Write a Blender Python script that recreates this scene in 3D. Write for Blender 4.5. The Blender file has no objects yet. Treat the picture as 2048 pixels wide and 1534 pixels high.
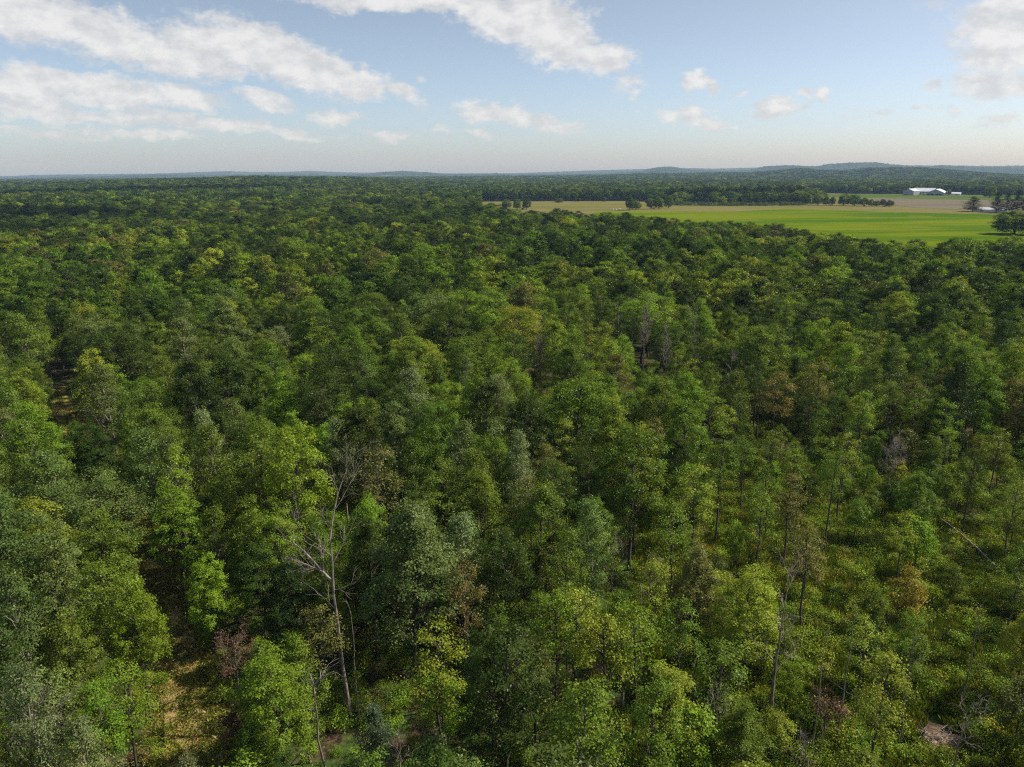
import bpy, math, random
import numpy as np
from mathutils import Matrix, Vector
R = math.radians
scene = bpy.context.scene
C = scene.collection

# ------------------------------------------------------------------ camera, sky, sun, exposure
CAM_H = 45.0
F_PX, CX, CY = 1518.0, 1024.0, 767.0          # focal length and centre in the 2048 px photograph
PITCH, ROLL = R(15.5), R(0.23)
fwd = Vector((0, math.cos(PITCH), -math.sin(PITCH)))
rt0 = Vector((1, 0, 0)); up0 = rt0.cross(fwd)
rt = (rt0 * math.cos(ROLL) - up0 * math.sin(ROLL)).normalized()
upv = rt.cross(fwd).normalized()
cam_data = bpy.data.cameras.new('camera'); cam = bpy.data.objects.new('camera', cam_data); C.objects.link(cam)
cam_data.sensor_width = 36.0; cam_data.sensor_fit = 'HORIZONTAL'; cam_data.lens = F_PX / 2048 * 36
cam_data.clip_start = 0.5; cam_data.clip_end = 60000
cam.matrix_world = Matrix(((rt.x, upv.x, -fwd.x, 0), (rt.y, upv.y, -fwd.y, 0), (rt.z, upv.z, -fwd.z, CAM_H), (0, 0, 0, 1)))
scene.camera = cam
def ray(px, py):
    return (fwd + rt * ((px - CX) / F_PX) - upv * ((py - CY) / F_PX)).normalized()
def ground(px, py, z=0.0):
    d = ray(px, py); t = (z - CAM_H) / d.z
    return (d.x * t, d.y * t)
def project(x, y, z):
    v = Vector((x, y, z - CAM_H)); w = v.dot(fwd)
    return (CX + F_PX * v.dot(rt) / w, CY - F_PX * v.dot(upv) / w, w)
def top_at(px, py, h):                        # where a thing h tall stands whose top shows at this pixel
    return ground(px, py, h)

SUN_AZ, SUN_EL = R(80), R(47)                 # clockwise from the view direction (+Y)
sd = Vector((math.sin(SUN_AZ) * math.cos(SUN_EL), math.cos(SUN_AZ) * math.cos(SUN_EL), math.sin(SUN_EL)))
sun_d = bpy.data.lights.new('sun', 'SUN'); sun = bpy.data.objects.new('sun', sun_d); C.objects.link(sun)
sun_d.energy = 5.0; sun_d.angle = R(0.5); sun_d.color = (1.0, 0.93, 0.82)
sun.rotation_euler = sd.to_track_quat('Z', 'Y').to_euler()
scene.view_settings.view_transform = 'Standard'; scene.view_settings.look = 'None'
scene.view_settings.exposure = 0.0; scene.view_settings.gamma = 1.0; scene.view_settings.use_curve_mapping = False
cy = scene.cycles
cy.max_bounces = 5; cy.diffuse_bounces = 1; cy.glossy_bounces = 1; cy.transmission_bounces = 2
cy.transparent_max_bounces = 4; cy.volume_bounces = 0; cy.caustics_reflective = False; cy.caustics_refractive = False
cy.use_denoising = False; cy.filter_width = 1.2

class NT:                                      # small node helper
    def __init__(s, tree): s.t = tree
    def n(s, typ, **kw):
        nd = s.t.nodes.new(typ)
        for k, v in kw.items():
            if k == 'ins':
                for a, b in v.items():
                    if isinstance(b, bpy.types.NodeSocket): s.t.links.new(b, nd.inputs[a])
                    else: nd.inputs[a].default_value = b
            else: setattr(nd, k, v)
        return nd
    def math(s, op, a, b=0.0, c=None, clamp=False):
        nd = s.t.nodes.new('ShaderNodeMath'); nd.operation = op; nd.use_clamp = clamp
        for i, v in enumerate((a, b, c)):
            if v is None: continue
            if isinstance(v, bpy.types.NodeSocket): s.t.links.new(v, nd.inputs[i])
            else: nd.inputs[i].default_value = v
        return nd.outputs[0]
    def smooth(s, v, a, b):
        nd = s.n('ShaderNodeMapRange', interpolation_type='SMOOTHSTEP', ins={'Value': v, 'From Min': a, 'From Max': b})
        return nd.outputs[0]
    def noise(s, vec, scale, detail=3.0, rough=0.5, color=False):
        nd = s.n('ShaderNodeTexNoise', ins={'Scale': scale, 'Detail': detail, 'Roughness': rough})
        if vec is not None: s.t.links.new(vec, nd.inputs['Vector'])
        return nd.outputs['Color' if color else 'Fac']
    def mix(s, f, a, b):
        nd = s.t.nodes.new('ShaderNodeMix'); nd.data_type = 'RGBA'
        for i, v in ((0, f), (6, a), (7, b)):
            if isinstance(v, bpy.types.NodeSocket): s.t.links.new(v, nd.inputs[i])
            else: nd.inputs[i].default_value = v if i == 0 else (*v, 1.0) if len(v) == 3 else v
        return nd.outputs[2]

CLOUDS = [  # px, py, half width, half height, tilt, weight
 (60,36,100,36,0,1),(240,78,72,38,10,1.1),(330,108,150,34,5,1),(440,92,110,38,5,1),(560,112,150,42,18,1),(685,152,85,27,20,1.05),(500,58,34,16,25,.8),
 (60,168,95,28,0,1),(190,178,130,28,6,1),(365,192,75,22,6,.85),(45,208,80,20,0,.85),(530,200,50,18,18,.95),(150,236,130,13,3,.75),(290,236,90,15,4,.9),
 (420,246,110,14,5,.9),(670,232,52,15,0,.9),(800,180,46,18,28,.8),(840,158,14,8,20,.5),(820,4,190,20,0,1),(990,30,95,38,20,1.1),(1095,60,105,50,25,1.15),
 (1190,108,78,26,14,1),(1000,226,75,22,8,1.05),(1105,247,62,18,6,.8),(1262,166,42,18,5,.6),(1272,192,20,12,5,.5),(1395,166,30,17,28,1.0),(1482,190,18,8,0,.45),
 (1345,226,55,12,3,.65),(1410,238,60,14,14,.95),(1555,216,34,18,0,.95),(1602,190,24,8,0,.7),(1657,188,18,12,0,1.0),(2005,80,80,58,25,.9),(2030,14,60,20,0,1),
 (1925,70,42,28,30,.6),(2010,168,90,26,8,.8),(1872,172,22,13,15,.6),(1896,220,20,12,15,.6),(1838,216,32,7,0,.5),(1740,226,48,12,0,.45),(955,266,40,10,14,.7),
 (780,270,60,10,4,.75),(90,262,110,9,0,.65),(300,270,110,9,0,.65),(570,268,90,10,3,.75),(885,258,34,8,8,.5),(1870,12,40,14,0,.4),(1190,15,30,12,0,.35),(2000,235,50,14,0,.5)]
world = bpy.data.worlds.new('World'); scene.world = world; world.use_nodes = True
def build_world():
    t = world.node_tree; t.nodes.clear(); N = NT(t)
    sky = N.n('ShaderNodeTexSky', sky_type='NISHITA', sun_disc=False, sun_elevation=SUN_EL, sun_rotation=SUN_AZ,
              altitude=300.0, air_density=1.0, dust_density=1.2, ozone_density=1.6)
    tc = N.n('ShaderNodeTexCoord').outputs['Generated']
    sep = N.n('ShaderNodeSeparateXYZ', ins={0: tc})
    x, y, z = sep.outputs
    az = N.math('ARCTAN2', x, y); el = N.math('ARCSINE', z)
    # clouds in view: soft ellipses in azimuth and elevation with a warped, ragged edge
    ae = N.n('ShaderNodeCombineXYZ', ins={0: az, 1: el, 2: 0.0}).outputs[0]
    st = N.n('ShaderNodeVectorMath', operation='MULTIPLY', ins={0: ae, 1: (1.0, 1.7, 1.0)}).outputs[0]
    w1 = N.noise(st, 22.0, 5.0, 0.6, True)
    w1c = N.n('ShaderNodeVectorMath', operation='SUBTRACT', ins={0: w1, 1: (0.5, 0.5, 0.5)}).outputs[0]
    w1s = N.n('ShaderNodeVectorMath', operation='MULTIPLY', ins={0: w1c, 1: (0.065, 0.036, 0)}).outputs[0]
    p = N.n('ShaderNodeVectorMath', operation='ADD', ins={0: ae, 1: w1s}).outputs[0]
    acc = None; hgt = None
    for (cx_, cy_, rx, ry, tilt, wt) in CLOUDS:
        d = ray(cx_, cy_); a0 = math.atan2(d.x, d.y); e0 = math.asin(d.z)
        mp = N.n('ShaderNodeMapping', vector_type='TEXTURE', ins={'Vector': p, 'Location': (a0, e0, 0), 'Rotation': (0, 0, -R(tilt)), 'Scale': (rx / F_PX * 1.12, ry / F_PX * 1.12, 1)})
        ln = N.n('ShaderNodeVectorMath', operation='LENGTH', ins={0: mp.outputs[0]}).outputs['Value']
        v = N.math('MULTIPLY_ADD', ln, -wt * 0.75, wt)
        acc = v if acc is None else N.math('MAXIMUM', acc, v)
    # the rest of the sky: cumulus on a plane
    zc = N.math('MAXIMUM', z, 0.03)
    pl = N.n('ShaderNodeCombineXYZ', ins={0: N.math('DIVIDE', x, zc), 1: N.math('DIVIDE', y, zc), 2: 3.0}).outputs[0]
    pn = N.noise(pl, 1.1, 6.0, 0.55)
    other = N.smooth(pn, 0.57, 0.70)
    inview = N.math('MULTIPLY', N.smooth(N.math('ABSOLUTE', az), R(40), R(36)), N.smooth(el, R(15), R(12)))
    infront = N.smooth(y, 0.0, 0.05); inview = N.math('MULTIPLY', inview, infront)
    fine = N.noise(st, 60.0, 5.0, 0.62)
    dens = N.math('ADD', acc, N.math('MULTIPLY_ADD', fine, 0.8, -0.40))
    c1 = N.smooth(dens, 0.14, 0.56)
    thick = N.smooth(dens, 0.35, 1.0)
    cov = N.math('ADD', N.math('MULTIPLY', c1, inview), N.math('MULTIPLY', other, N.math('SUBTRACT', 1.0, inview)))
    low = N.smooth(el, R(0.5), R(6.5))
    cov = N.math('MULTIPLY', cov, N.math('MULTIPLY_ADD', low, 0.20, 0.66))
    so = N.n('ShaderNodeVectorMath', operation='ADD', ins={0: st, 1: (0.010, 0.018, 0.0)}).outputs[0]
    relief = N.math('SUBTRACT', N.noise(st, 26.0, 7.0, 0.6), N.noise(so, 26.0, 7.0, 0.6))
    shade = N.math('MULTIPLY_ADD', relief, 3.2, N.math('MULTIPLY_ADD', thick, 0.45, 0.30), clamp=True)
    ccol = N.mix(shade, (5.7, 5.75, 5.85), (7.6, 7.5, 7.35))
    gain = N.mix(N.smooth(el, R(-1), R(13)), (1.08, 1.18, 1.44), (1.22, 1.07, 0.985))
    skc = N.n('ShaderNodeMix', data_type='RGBA', blend_type='MULTIPLY', ins={0: 1.0, 6: sky.outputs[0], 7: gain}).outputs[2]
    col = N.mix(cov, skc, ccol)
    bg = N.n('ShaderNodeBackground', ins={'Color': col, 'Strength': 0.12})
    out = N.n('ShaderNodeOutputWorld', ins={'Surface': bg.outputs[0]})
build_world()

# ------------------------------------------------------------------ tools
rng = np.random.default_rng(7)
def mesh_from(name, verts, faces, mat, tone=None, smooth=False):
    """verts (n,3), faces (m,k) arrays with one face size."""
    me = bpy.data.meshes.new(name)
    verts = np.asarray(verts, dtype=np.float32); faces = np.asarray(faces, dtype=np.int32)
    m, k = faces.shape
    me.vertices.add(len(verts)); me.vertices.foreach_set('co', verts.ravel())
    me.loops.add(m * k); me.loops.foreach_set('vertex_index', faces.ravel())
    me.polygons.add(m); me.polygons.foreach_set('loop_start', np.arange(0, m * k, k, dtype=np.int32))
    if smooth: me.polygons.foreach_set('use_smooth', np.ones(m, dtype=bool))
    me.update(calc_edges=True)
    if tone is not None:
        a = me.attributes.new('tone', 'FLOAT', 'FACE'); a.data.foreach_set('value', np.asarray(tone, dtype=np.float32))
    me.materials.append(mat)
    return me
def link(name, data, parent=None, loc=None):
    o = bpy.data.objects.new(name, data); C.objects.link(o)
    if parent is not None: o.parent = parent
    if loc is not None: o.location = loc
    return o
def tag(o, label=None, cat=None, group=None, kind=None):
    if label: o['label'] = label
    if cat: o['category'] = cat
    if group: o['group'] = group
    if kind: o['kind'] = kind
    return o
class MB:
    """quads collected from boxes and tubes"""
    def __init__(s): s.v = []; s.f = []; s.n = 0
    def add(s, v, f):
        s.v.append(np.asarray(v, dtype=np.float64)); s.f.append(np.asarray(f, dtype=np.int64) + s.n); s.n += len(v)
    def box(s, x0, x1, y0, y1, z0, z1):
        v = [(x0,y0,z0),(x1,y0,z0),(x1,y1,z0),(x0,y1,z0),(x0,y0,z1),(x1,y0,z1),(x1,y1,z1),(x0,y1,z1)]
        s.add(v, [(0,3,2,1),(4,5,6,7),(0,1,5,4),(1,2,6,5),(2,3,7,6),(3,0,4,7)])
    def tube(s, pts, rad, k=5, cap=False):
        pts = np.asarray(pts, dtype=float); rad = np.asarray(rad, dtype=float); n = len(pts)
        tan = np.gradient(pts, axis=0); tan /= np.linalg.norm(tan, axis=1)[:, None] + 1e-9
        ref = np.array([1.0, 0.13, 0.07]) if abs(tan[0][2]) > 0.7 else np.array([0, 0, 1.0])
        a = np.cross(tan, ref); a /= np.linalg.norm(a, axis=1)[:, None] + 1e-9
        b = np.cross(tan, a)
        th = np.arange(k) * 2 * math.pi / k
        v = pts[:, None, :] + rad[:, None, None] * (np.cos(th)[None, :, None] * a[:, None, :] + np.sin(th)[None, :, None] * b[:, None, :])
        i = np.arange(n - 1)[:, None] * k; j = np.arange(k)[None, :]; j2 = (j + 1) % k
        f = np.stack([i + j, i + j2, i + k + j2, i + k + j], axis=-1).reshape(-1, 4)
        s.add(v.reshape(-1, 3), f)
    def mesh(s, name, mat, smooth=False):
        return mesh_from(name, np.concatenate(s.v), np.concatenate(s.f), mat, smooth=smooth)

# ------------------------------------------------------------------ materials
def new_mat(name):
    m = bpy.data.materials.new(name); m.use_nodes = True; m.node_tree.nodes.clear(); return m, NT(m.node_tree)
def leaf_material(name, trans=0.22, gloss=0.014):
    m, N = new_mat(name)
    at = N.n('ShaderNodeAttribute', attribute_type='INSTANCER', attribute_name='tint').outputs['Color']
    tn = N.n('ShaderNodeAttribute', attribute_type='GEOMETRY', attribute_name='tone').outputs['Fac']
    br = N.math('MULTIPLY_ADD', tn, 0.85, 0.55)
    col = N.n('ShaderNodeVectorMath', operation='SCALE', ins={0: at, 'Scale': br}).outputs[0]
    yel = N.n('ShaderNodeVectorMath', operation='MULTIPLY', ins={0: col, 1: (1.55, 1.12, 0.7)}).outputs[0]
    col = N.mix(N.smooth(tn, 0.72, 1.05), col, yel)
    tcol = N.n('ShaderNodeVectorMath', operation='MULTIPLY', ins={0: col, 1: (1.35, 1.28, 0.40)}).outputs[0]
    d = N.n('ShaderNodeBsdfDiffuse', ins={'Color': col})
    tr = N.n('ShaderNodeBsdfTranslucent', ins={'Color': tcol})
    mx = N.n('ShaderNodeMixShader', ins={0: trans, 1: d.outputs[0], 2: tr.outputs[0]})
    gl = N.n('ShaderNodeBsdfGlossy', ins={'Color': (0.75, 0.8, 0.6, 1), 'Roughness': 0.38})
    mx2 = N.n('ShaderNodeMixShader', ins={0: gloss, 1: mx.outputs[0], 2: gl.outputs[0]})
    N.n('ShaderNodeOutputMaterial', ins={'Surface': mx2.outputs[0]})
    return m
def simple_mat(name, c1, c2, scale, rough=0.85, detail=4.0, stretch=(1, 1, 1), c3=None, coord='Object', lo=0.35, hi=0.65, spec=0.2, bump=0.0):
    m, N = new_mat(name)
    tc = N.n('ShaderNodeTexCoord').outputs[coord]
    mp = N.n('ShaderNodeMapping', ins={'Vector': tc, 'Scale': stretch}).outputs[0]
    nz = N.noise(mp, scale, detail, 0.6)
    col = N.mix(N.smooth(nz, lo, hi), c1, c2)
    if c3:
        col = N.mix(N.smooth(N.noise(mp, scale * 0.31, 3.0), 0.5, 0.66), col, c3)
    p = N.n('ShaderNodeBsdfPrincipled', ins={'Base Color': col, 'Roughness': rough, 'Specular IOR Level': spec})
    if bump:
        b = N.n('ShaderNodeBump', ins={'Height': nz, 'Strength': bump, 'Distance': 0.1}); m.node_tree.links.new(b.outputs[0], p.inputs['Normal'])
    N.n('ShaderNodeOutputMaterial', ins={'Surface': p.outputs[0]})
    return m
M = {}
M['leaf'] = leaf_material('leaf')
M['needle'] = leaf_material('needle', 0.08, 0.03)
M['bark'] = simple_mat('bark', (0.055,0.043,0.032), (0.15,0.125,0.10), 7.0, 0.95, stretch=(1,1,0.25), bump=0.4)
M['pale_bark'] = simple_mat('pale_bark', (0.20,0.17,0.135), (0.36,0.32,0.27), 6.0, 0.9, stretch=(1,1,0.3), bump=0.3)
M['dead_wood'] = simple_mat('dead_wood', (0.13,0.10,0.08), (0.38,0.32,0.27), 5.0, 0.9, stretch=(1,1,0.3), bump=0.4)
M['straw'] = simple_mat('straw', (0.20,0.13,0.075), (0.42,0.31,0.19), 3.0, 0.95)
M['white_metal'] = simple_mat('white_metal', (0.72,0.74,0.77), (0.82,0.83,0.85), 0.15, 0.45, stretch=(1,1,1))
M['grey_wall'] = simple_mat('grey_wall', (0.30,0.31,0.32), (0.40,0.41,0.42), 0.2, 0.6)
M['dark'] = simple_mat('dark_opening', (0.02,0.02,0.022), (0.035,0.035,0.035), 1.0)
M['tan_wall'] = simple_mat('tan_wall', (0.55,0.42,0.28), (0.66,0.52,0.36), 0.5, 0.8)
M['tan_roof'] = simple_mat('tan_roof', (0.40,0.30,0.22), (0.5,0.38,0.28), 0.8, 0.8)
M['bale'] = simple_mat('bale_wrap', (0.6,0.58,0.52), (0.75,0.73,0.68), 2.0, 0.5)

# ------------------------------------------------------------------ terrain
def interp(a, tab): return np.interp(a, [t[0] for t in tab], [t[1] for t in tab])
def ridge_table(r0, pts, trees=0.0):
    out = []
    for px, py in pts:
        d = ray(px, py); out.append((math.atan2(d.x, d.y), CAM_H + r0 * d.z / math.hypot(d.x, d.y) - trees))
    return sorted(out)
RIDGES = [
 (14500, 1500, ridge_table(14500, [(-900,356),(-300,352),(0,353),(100,349.5),(300,347.5),(340,346.5),(450,342.5),(500,344),(560,344.5),(620,342),(700,345),(850,347),(1024,347),(1100,344),(1200,340.5),(1290,338),(1330,335.5),(1430,337.5),(1500,335.5),(1560,333),(1640,332),(1750,331.5),(1850,331),(1990,332),(2048,331),(2500,334),(3200,338)])),
 (9500, 900, ridge_table(9500, [(-400,362),(0,357),(200,353),(250,350.5),(330,349),(420,350.5),(560,349),(700,349.5),(735,347.5),(760,344.5),(800,342),(850,344.5),(900,348.5),(990,347),(1100,349),(1200,347),(1285,342),(1305,336),(1325,333.5),(1350,334),(1375,339),(1450,342),(1500,340),(1530,332.5),(1580,330),(1630,333.5),(1650,329),(1700,325.5),(1750,324.5),(1785,329),(1850,333.5),(1890,330),(1920,333),(1960,334.5),(2048,335),(2300,338)])),
 (5200, 1000, ridge_table(5200, [(0,366),(500,356),(800,355),(1024,353),(1200,351),(1300,347),(1350,348),(1450,345.5),(1500,346),(1560,341),(1600,337.5),(1640,341),(1700,341),(1740,336.5),(1850,336),(1890,340),(1950,345),(2048,351),(2500,356)], 14)),
]
def smooth_noise(x, y, s, seed):
    r = np.random.default_rng(seed); z = 0
    for k in range(5):
        a = r.uniform(0, 6.28); f = s * (1.0 + 0.55 * k); ph = r.uniform(0, 6.28, 2)
        z = z + np.sin((x * math.cos(a) + y * math.sin(a)) * f + ph[0]) * np.cos((-x * math.sin(a) + y * math.cos(a)) * f * 0.8 + ph[1])
    return z / 2.4
def height(x, y):
    x = np.asarray(x, float); y = np.asarray(y, float)
    r = np.hypot(x, y); az = np.arctan2(x, y)
    z = np.zeros_like(r)
    z = z + smooth_noise(x, y, 0.006, 3) * 3.0 * np.clip((r - 2100) / 1200, 0, 1)
    # the left woodland swells up gently
    wl = np.exp(-((az + 0.30) / 0.20) ** 2) * np.clip((-0.06 - az) / 0.12, 0, 1) * np.clip((r - 900) / 1500, 0, 1) * np.clip((4200 - r) / 1200, 0, 1)
    z = z + wl * 20.0
    for r0, w, tab in RIDGES:
        top = interp(az, tab); s = np.clip(1 - np.abs(r - r0) / (w * 1.8), 0, 1); s = s * s * (3 - 2 * s)
        z = np.maximum(z, top * s)
    front = np.clip((np.cos(az) - 0.3) / 0.3, 0, 1)
    return z * front
def forest_ground_mat():
    m, N = new_mat('forest_floor')
    tc = N.n('ShaderNodeTexCoord').outputs['Object']
    geo = N.n('ShaderNodeNewGeometry').outputs['Position']
    dist = N.n('ShaderNodeVectorMath', operation='LENGTH', ins={0: geo}).outputs['Value']
    a = N.noise(tc, 0.35, 6.0, 0.65); b = N.noise(tc, 2.4, 4.0, 0.6); c = N.noise(tc, 0.09, 3.0)
    soil = N.mix(N.smooth(b, 0.35, 0.65), (0.035,0.025,0.016), (0.13,0.085,0.05))
    green = N.mix(N.smooth(b, 0.3, 0.7), (0.028,0.055,0.012), (0.085,0.13,0.024))
    near = N.mix(N.smooth(a, 0.40, 0.56), soil, green)
    straw = N.mix(N.smooth(b, 0.3, 0.7), (0.16,0.11,0.06), (0.34,0.25,0.14))
    near = N.mix(N.smooth(c, 0.60, 0.70), near, straw)
    f1 = N.noise(tc, 0.012, 6.0, 0.7); f2 = N.noise(tc, 0.0012, 4.0, 0.6)
    far = N.mix(N.smooth(f1, 0.35, 0.65), (0.012,0.026,0.008), (0.045,0.075,0.018))
    far = N.mix(N.smooth(f2, 0.61, 0.66), far, (0.12,0.15,0.045))
    col = N.mix(N.smooth(dist, 3500, 6500), near, far)
    mid = N.smooth(dist, 220, 500)
    col = N.mix(N.math('MULTIPLY', mid, N.math('SUBTRACT', 1.0, N.smooth(dist, 3500, 6500))), col, (0.02,0.035,0.012))
    p = N.n('ShaderNodeBsdfPrincipled', ins={'Base Color': col, 'Roughness': 0.95, 'Specular IOR Level': 0.1})
    N.n('ShaderNodeOutputMaterial', ins={'Surface': p.outputs[0]})
    return m
M['ground'] = forest_ground_mat()
def build_terrain():
    rs = np.concatenate([np.arange(0, 60, 6.0), np.geomspace(60, 2200, 60), np.geomspace(2260, 16500, 170)])
    azs = np.concatenate([np.linspace(-0.75, 0.75, 900, endpoint=False), np.linspace(0.75, 2 * math.pi - 0.75, 160, endpoint=False)])
    nr, na = len(rs), len(azs)
    rr, aa = np.meshgrid(rs, azs, indexing='ij')
    x = rr * np.sin(aa); y = rr * np.cos(aa); z = height(x, y)
    # far woods: too far to tell trees apart, their canopy is an uneven surface of its own
    g = np.random.default_rng(5).normal(size=rr.shape)
    z = z + g * np.clip((rr - 5200) / 1500, 0, 1) * 3.0
    v = np.stack([x, y, z], -1).reshape(-1, 3)
    i = np.arange(nr - 1)[:, None] * na; j = np.arange(na)[None, :]; j2 = (j + 1) % na
    f = np.stack([i + j, i + na + j, i + na + j2, i + j2], -1).reshape(-1, 4)
    o = link('ground', mesh_from('ground', v, f, M['ground']), None)
    tag(o, 'wooded ground running from below the camera out to the far hills', kind='structure')
build_terrain()

# ---- open land: polygons given where they lie on the ground
def near_edge(px, py_top, h=15.0, back=8.0):
    x, y = top_at(px, py_top, h); r = math.hypot(x, y); s = (r + back) / r
    return (x * s, y * s)
NEAR = [near_edge(*p) for p in [(960,412),(1040,420),(1100,421),(1170,425),(1250,431),(1300,436),(1400,444),(1500,449),(1560,452),(1620,463),(1690,474),(1770,484),(1850,484),(2000,480),(2100,476),(2400,470)]]
FAR = [ground(*p) for p in [(2400,394),(2048,391),(1900,389),(1700,387.5),(1640,386),(1612,383),(1604,389),(1650,399),(1640,405),(1600,409),(1480,410),(1350,409),(1340,405),(1250,402),(1100,402.5),(955,403)]]
OPEN = NEAR + FAR
CROP = [ground(*p) for p in [(1278,423.5),(1360,423),(1462,423.4),(1510,421),(1567,418),(1628,419),(1754,423.4),(1901,427.5),(2008,429.5),(2120,433),(2400,438)]]
cropnear = NEAR[4:]
CROP_POLY = CROP + [ (NEAR[k][0], NEAR[k][1]) for k in range(len(NEAR)-1, 2, -1) ] + [ground(1190,424)]
TILLED = [ground(*p) for p in [(1741,396),(1700,402),(1790,411),(1832,415.5),(1900,418.5),(1965,421.5),(2100,427),(2300,430),(2300,404),(2048,402),(1928,399.5)]]
def flat_sheet(name, poly, z, mat, label):
    me = bpy.data.meshes.new(name); 
    from mathutils.geometry import tessellate_polygon
    me.from_pydata([(x, y, z) for x, y in poly], [], [tuple(t) for t in tessellate_polygon([[Vector((x, y, 0)) for x, y in poly]])]); me.update()
    if me.polygons[0].normal.z < 0: me.flip_normals()
    me.materials.append(mat)
    return tag(link(name, me), label, kind='structure')
def field_mat(name, a, b, c, s1, s2, ang=0.0, rows=None, rowcol=(0,0,0)):
    m, N = new_mat(name)
    tc = N.n('ShaderNodeTexCoord').outputs['Object']
    mp = N.n('ShaderNodeMapping', ins={'Vector': tc, 'Rotation': (0, 0, ang), 'Scale': (0.22, 1.0, 1.0)}).outputs[0]
    n1 = N.noise(mp, s1, 4.0, 0.6); n2 = N.noise(tc, s2, 5.0, 0.7)
    col = N.mix(N.smooth(n1, 0.38, 0.62), a, b)
    col = N.mix(N.math('MULTIPLY', N.smooth(n2, 0.52, 0.68), 0.7), col, c)
    if rows:
        mr = N.n('ShaderNodeMapping', ins={'Vector': tc, 'Rotation': (0, 0, rows[1])}).outputs[0]
        wv = N.n('ShaderNodeTexWave', bands_direction='X', ins={'Vector': mr, 'Scale': rows[0], 'Distortion': 1.2, 'Detail': 2.0}).outputs['Fac']
        col = N.mix(N.math('MULTIPLY', wv, rows[2]), col, rowcol)
    p = N.n('ShaderNodeBsdfPrincipled', ins={'Base Color': col, 'Roughness': 1.0, 'Specular IOR Level': 0.0})
    N.n('ShaderNodeOutputMaterial', ins={'Surface': p.outputs[0]}); return m
M['pasture'] = field_mat('pasture', (0.150,0.150,0.038), (0.205,0.175,0.062), (0.115,0.155,0.03), 0.022, 0.05, R(5))
M['crop'] = field_mat('crop', (0.066,0.135,0.003), (0.145,0.190,0.004), (0.20,0.19,0.02), 0.018, 0.012, R(-6))
M['tilled'] = field_mat('tilled_soil', (0.19,0.155,0.115), (0.235,0.19,0.145), (0.14,0.15,0.07), 0.02, 0.02, 0.3, (0.030, R(-22), 0.75), (0.11,0.115,0.05))
flat_sheet('pasture', OPEN, 0.05, M['pasture'], 'tan and yellow-green pasture reaching round the woods')
flat_sheet('crop_field', CROP_POLY, 0.12, M['crop'], 'bright green crop field beyond the near woods')
flat_sheet('tilled_field', TILLED, 0.19, M['tilled'], 'brown field in faint rows in front of the white barns')
FARGREEN = [ground(*p) for p in [(1640,393.5),(1741,395.7),(1928,399.2),(2048,401.7),(2300,403.7),(2300,393.5),(2048,391.5),(1850,389.5),(1700,388.2),(1650,388.5)]]
M['soy'] = field_mat('low_crop', (0.07,0.125,0.022), (0.115,0.155,0.030), (0.06,0.10,0.02), 0.02, 0.03, R(3))
flat_sheet('low_crop_field', FARGREEN, 0.19, M['soy'], 'green strip of low crop around the white barns')
def inside(poly, x, y):
    x = np.asarray(x); y = np.asarray(y); c = np.zeros(x.shape, bool); n = len(poly); j = n - 1
    for i in range(n):
        xi, yi = poly[i]; xj, yj = poly[j]
        t = ((yi > y) != (yj > y)) & (x < (xj - xi) * (y - yi) / (yj - yi + 1e-12) + xi); c ^= t; j = i
    return c

# grass track through the near woods, seen at lower left, and its clearing further on
TRACK = [ground(*p) for p in [(400,1640),(395,1540),(380,1470),(362,1390),(345,1320),(330,1250),(322,1190)]] + [ground(*p) for p in [(255,1020),(180,900),(120,820),(112,775)]]
def poly_path(pts, n):
    pts = np.array(pts); s = np.concatenate([[0], np.cumsum(np.linalg.norm(np.diff(pts, axis=0), axis=1))])
    u = np.linspace(0, s[-1], n); return np.stack([np.interp(u, s, pts[:, 0]), np.interp(u, s, pts[:, 1])], -1)
TP = poly_path(TRACK, 90)
def track_dist(x, y):
    x = np.asarray(x, float); y = np.asarray(y, float)
    return np.min(np.hypot(x[..., None] - TP[:, 0], y[..., None] - TP[:, 1]), axis=-1)
def track_mat():
    m, N = new_mat('track_grass')
    tc = N.n('ShaderNodeTexCoord').outputs['Object']
    a = N.noise(tc, 0.9, 6.0, 0.7); b = N.noise(tc, 7.0, 4.0, 0.7)
    straw = N.mix(N.smooth(b, 0.3, 0.7), (0.26,0.17,0.06), (0.52,0.39,0.16))
    green = N.mix(N.smooth(b, 0.3, 0.7), (0.18,0.20,0.02), (0.34,0.36,0.05))
    col = N.mix(N.smooth(a, 0.46, 0.62), straw, green)
    p = N.n('ShaderNodeBsdfPrincipled', ins={'Base Color': col, 'Roughness': 0.95, 'Specular IOR Level': 0.1})
    N.n('ShaderNodeOutputMaterial', ins={'Surface': p.outputs[0]}); return m
M['track'] = track_mat()
def build_track():
    d = np.gradient(TP, axis=0); d /= np.linalg.norm(d, axis=1)[:, None]; nrm = np.stack([-d[:, 1], d[:, 0]], -1)
    r = np.random.default_rng(2); n = len(TP)
    w = 1.9 + 0.35 * np.sin(np.arange(n) * 0.5) + r.normal(size=n) * 0.12
    us = np.linspace(-1, 1, 7)
    v = TP[:, None, :] + nrm[:, None, :] * (us[None, :, None] * w[:, None, None])
    z = 0.03 + 0.05 * np.abs(us)[None, :] ** 0.5 + r.normal(size=(n, 7)) * 0.012
    v = np.concatenate([v, z[..., None]], -1).reshape(-1, 3)
    i = np.arange(n - 1)[:, None] * 7; j = np.arange(6)[None, :]
    f = np.stack([i + j, i + j + 1, i + j + 8, i + j + 7], -1).reshape(-1, 4)
    o = link('grass_track', mesh_from('grass_track', v, f, M['track']))
    tag(o, 'straw and green grass track running through the woods', kind='structure')
build_track()

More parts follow.
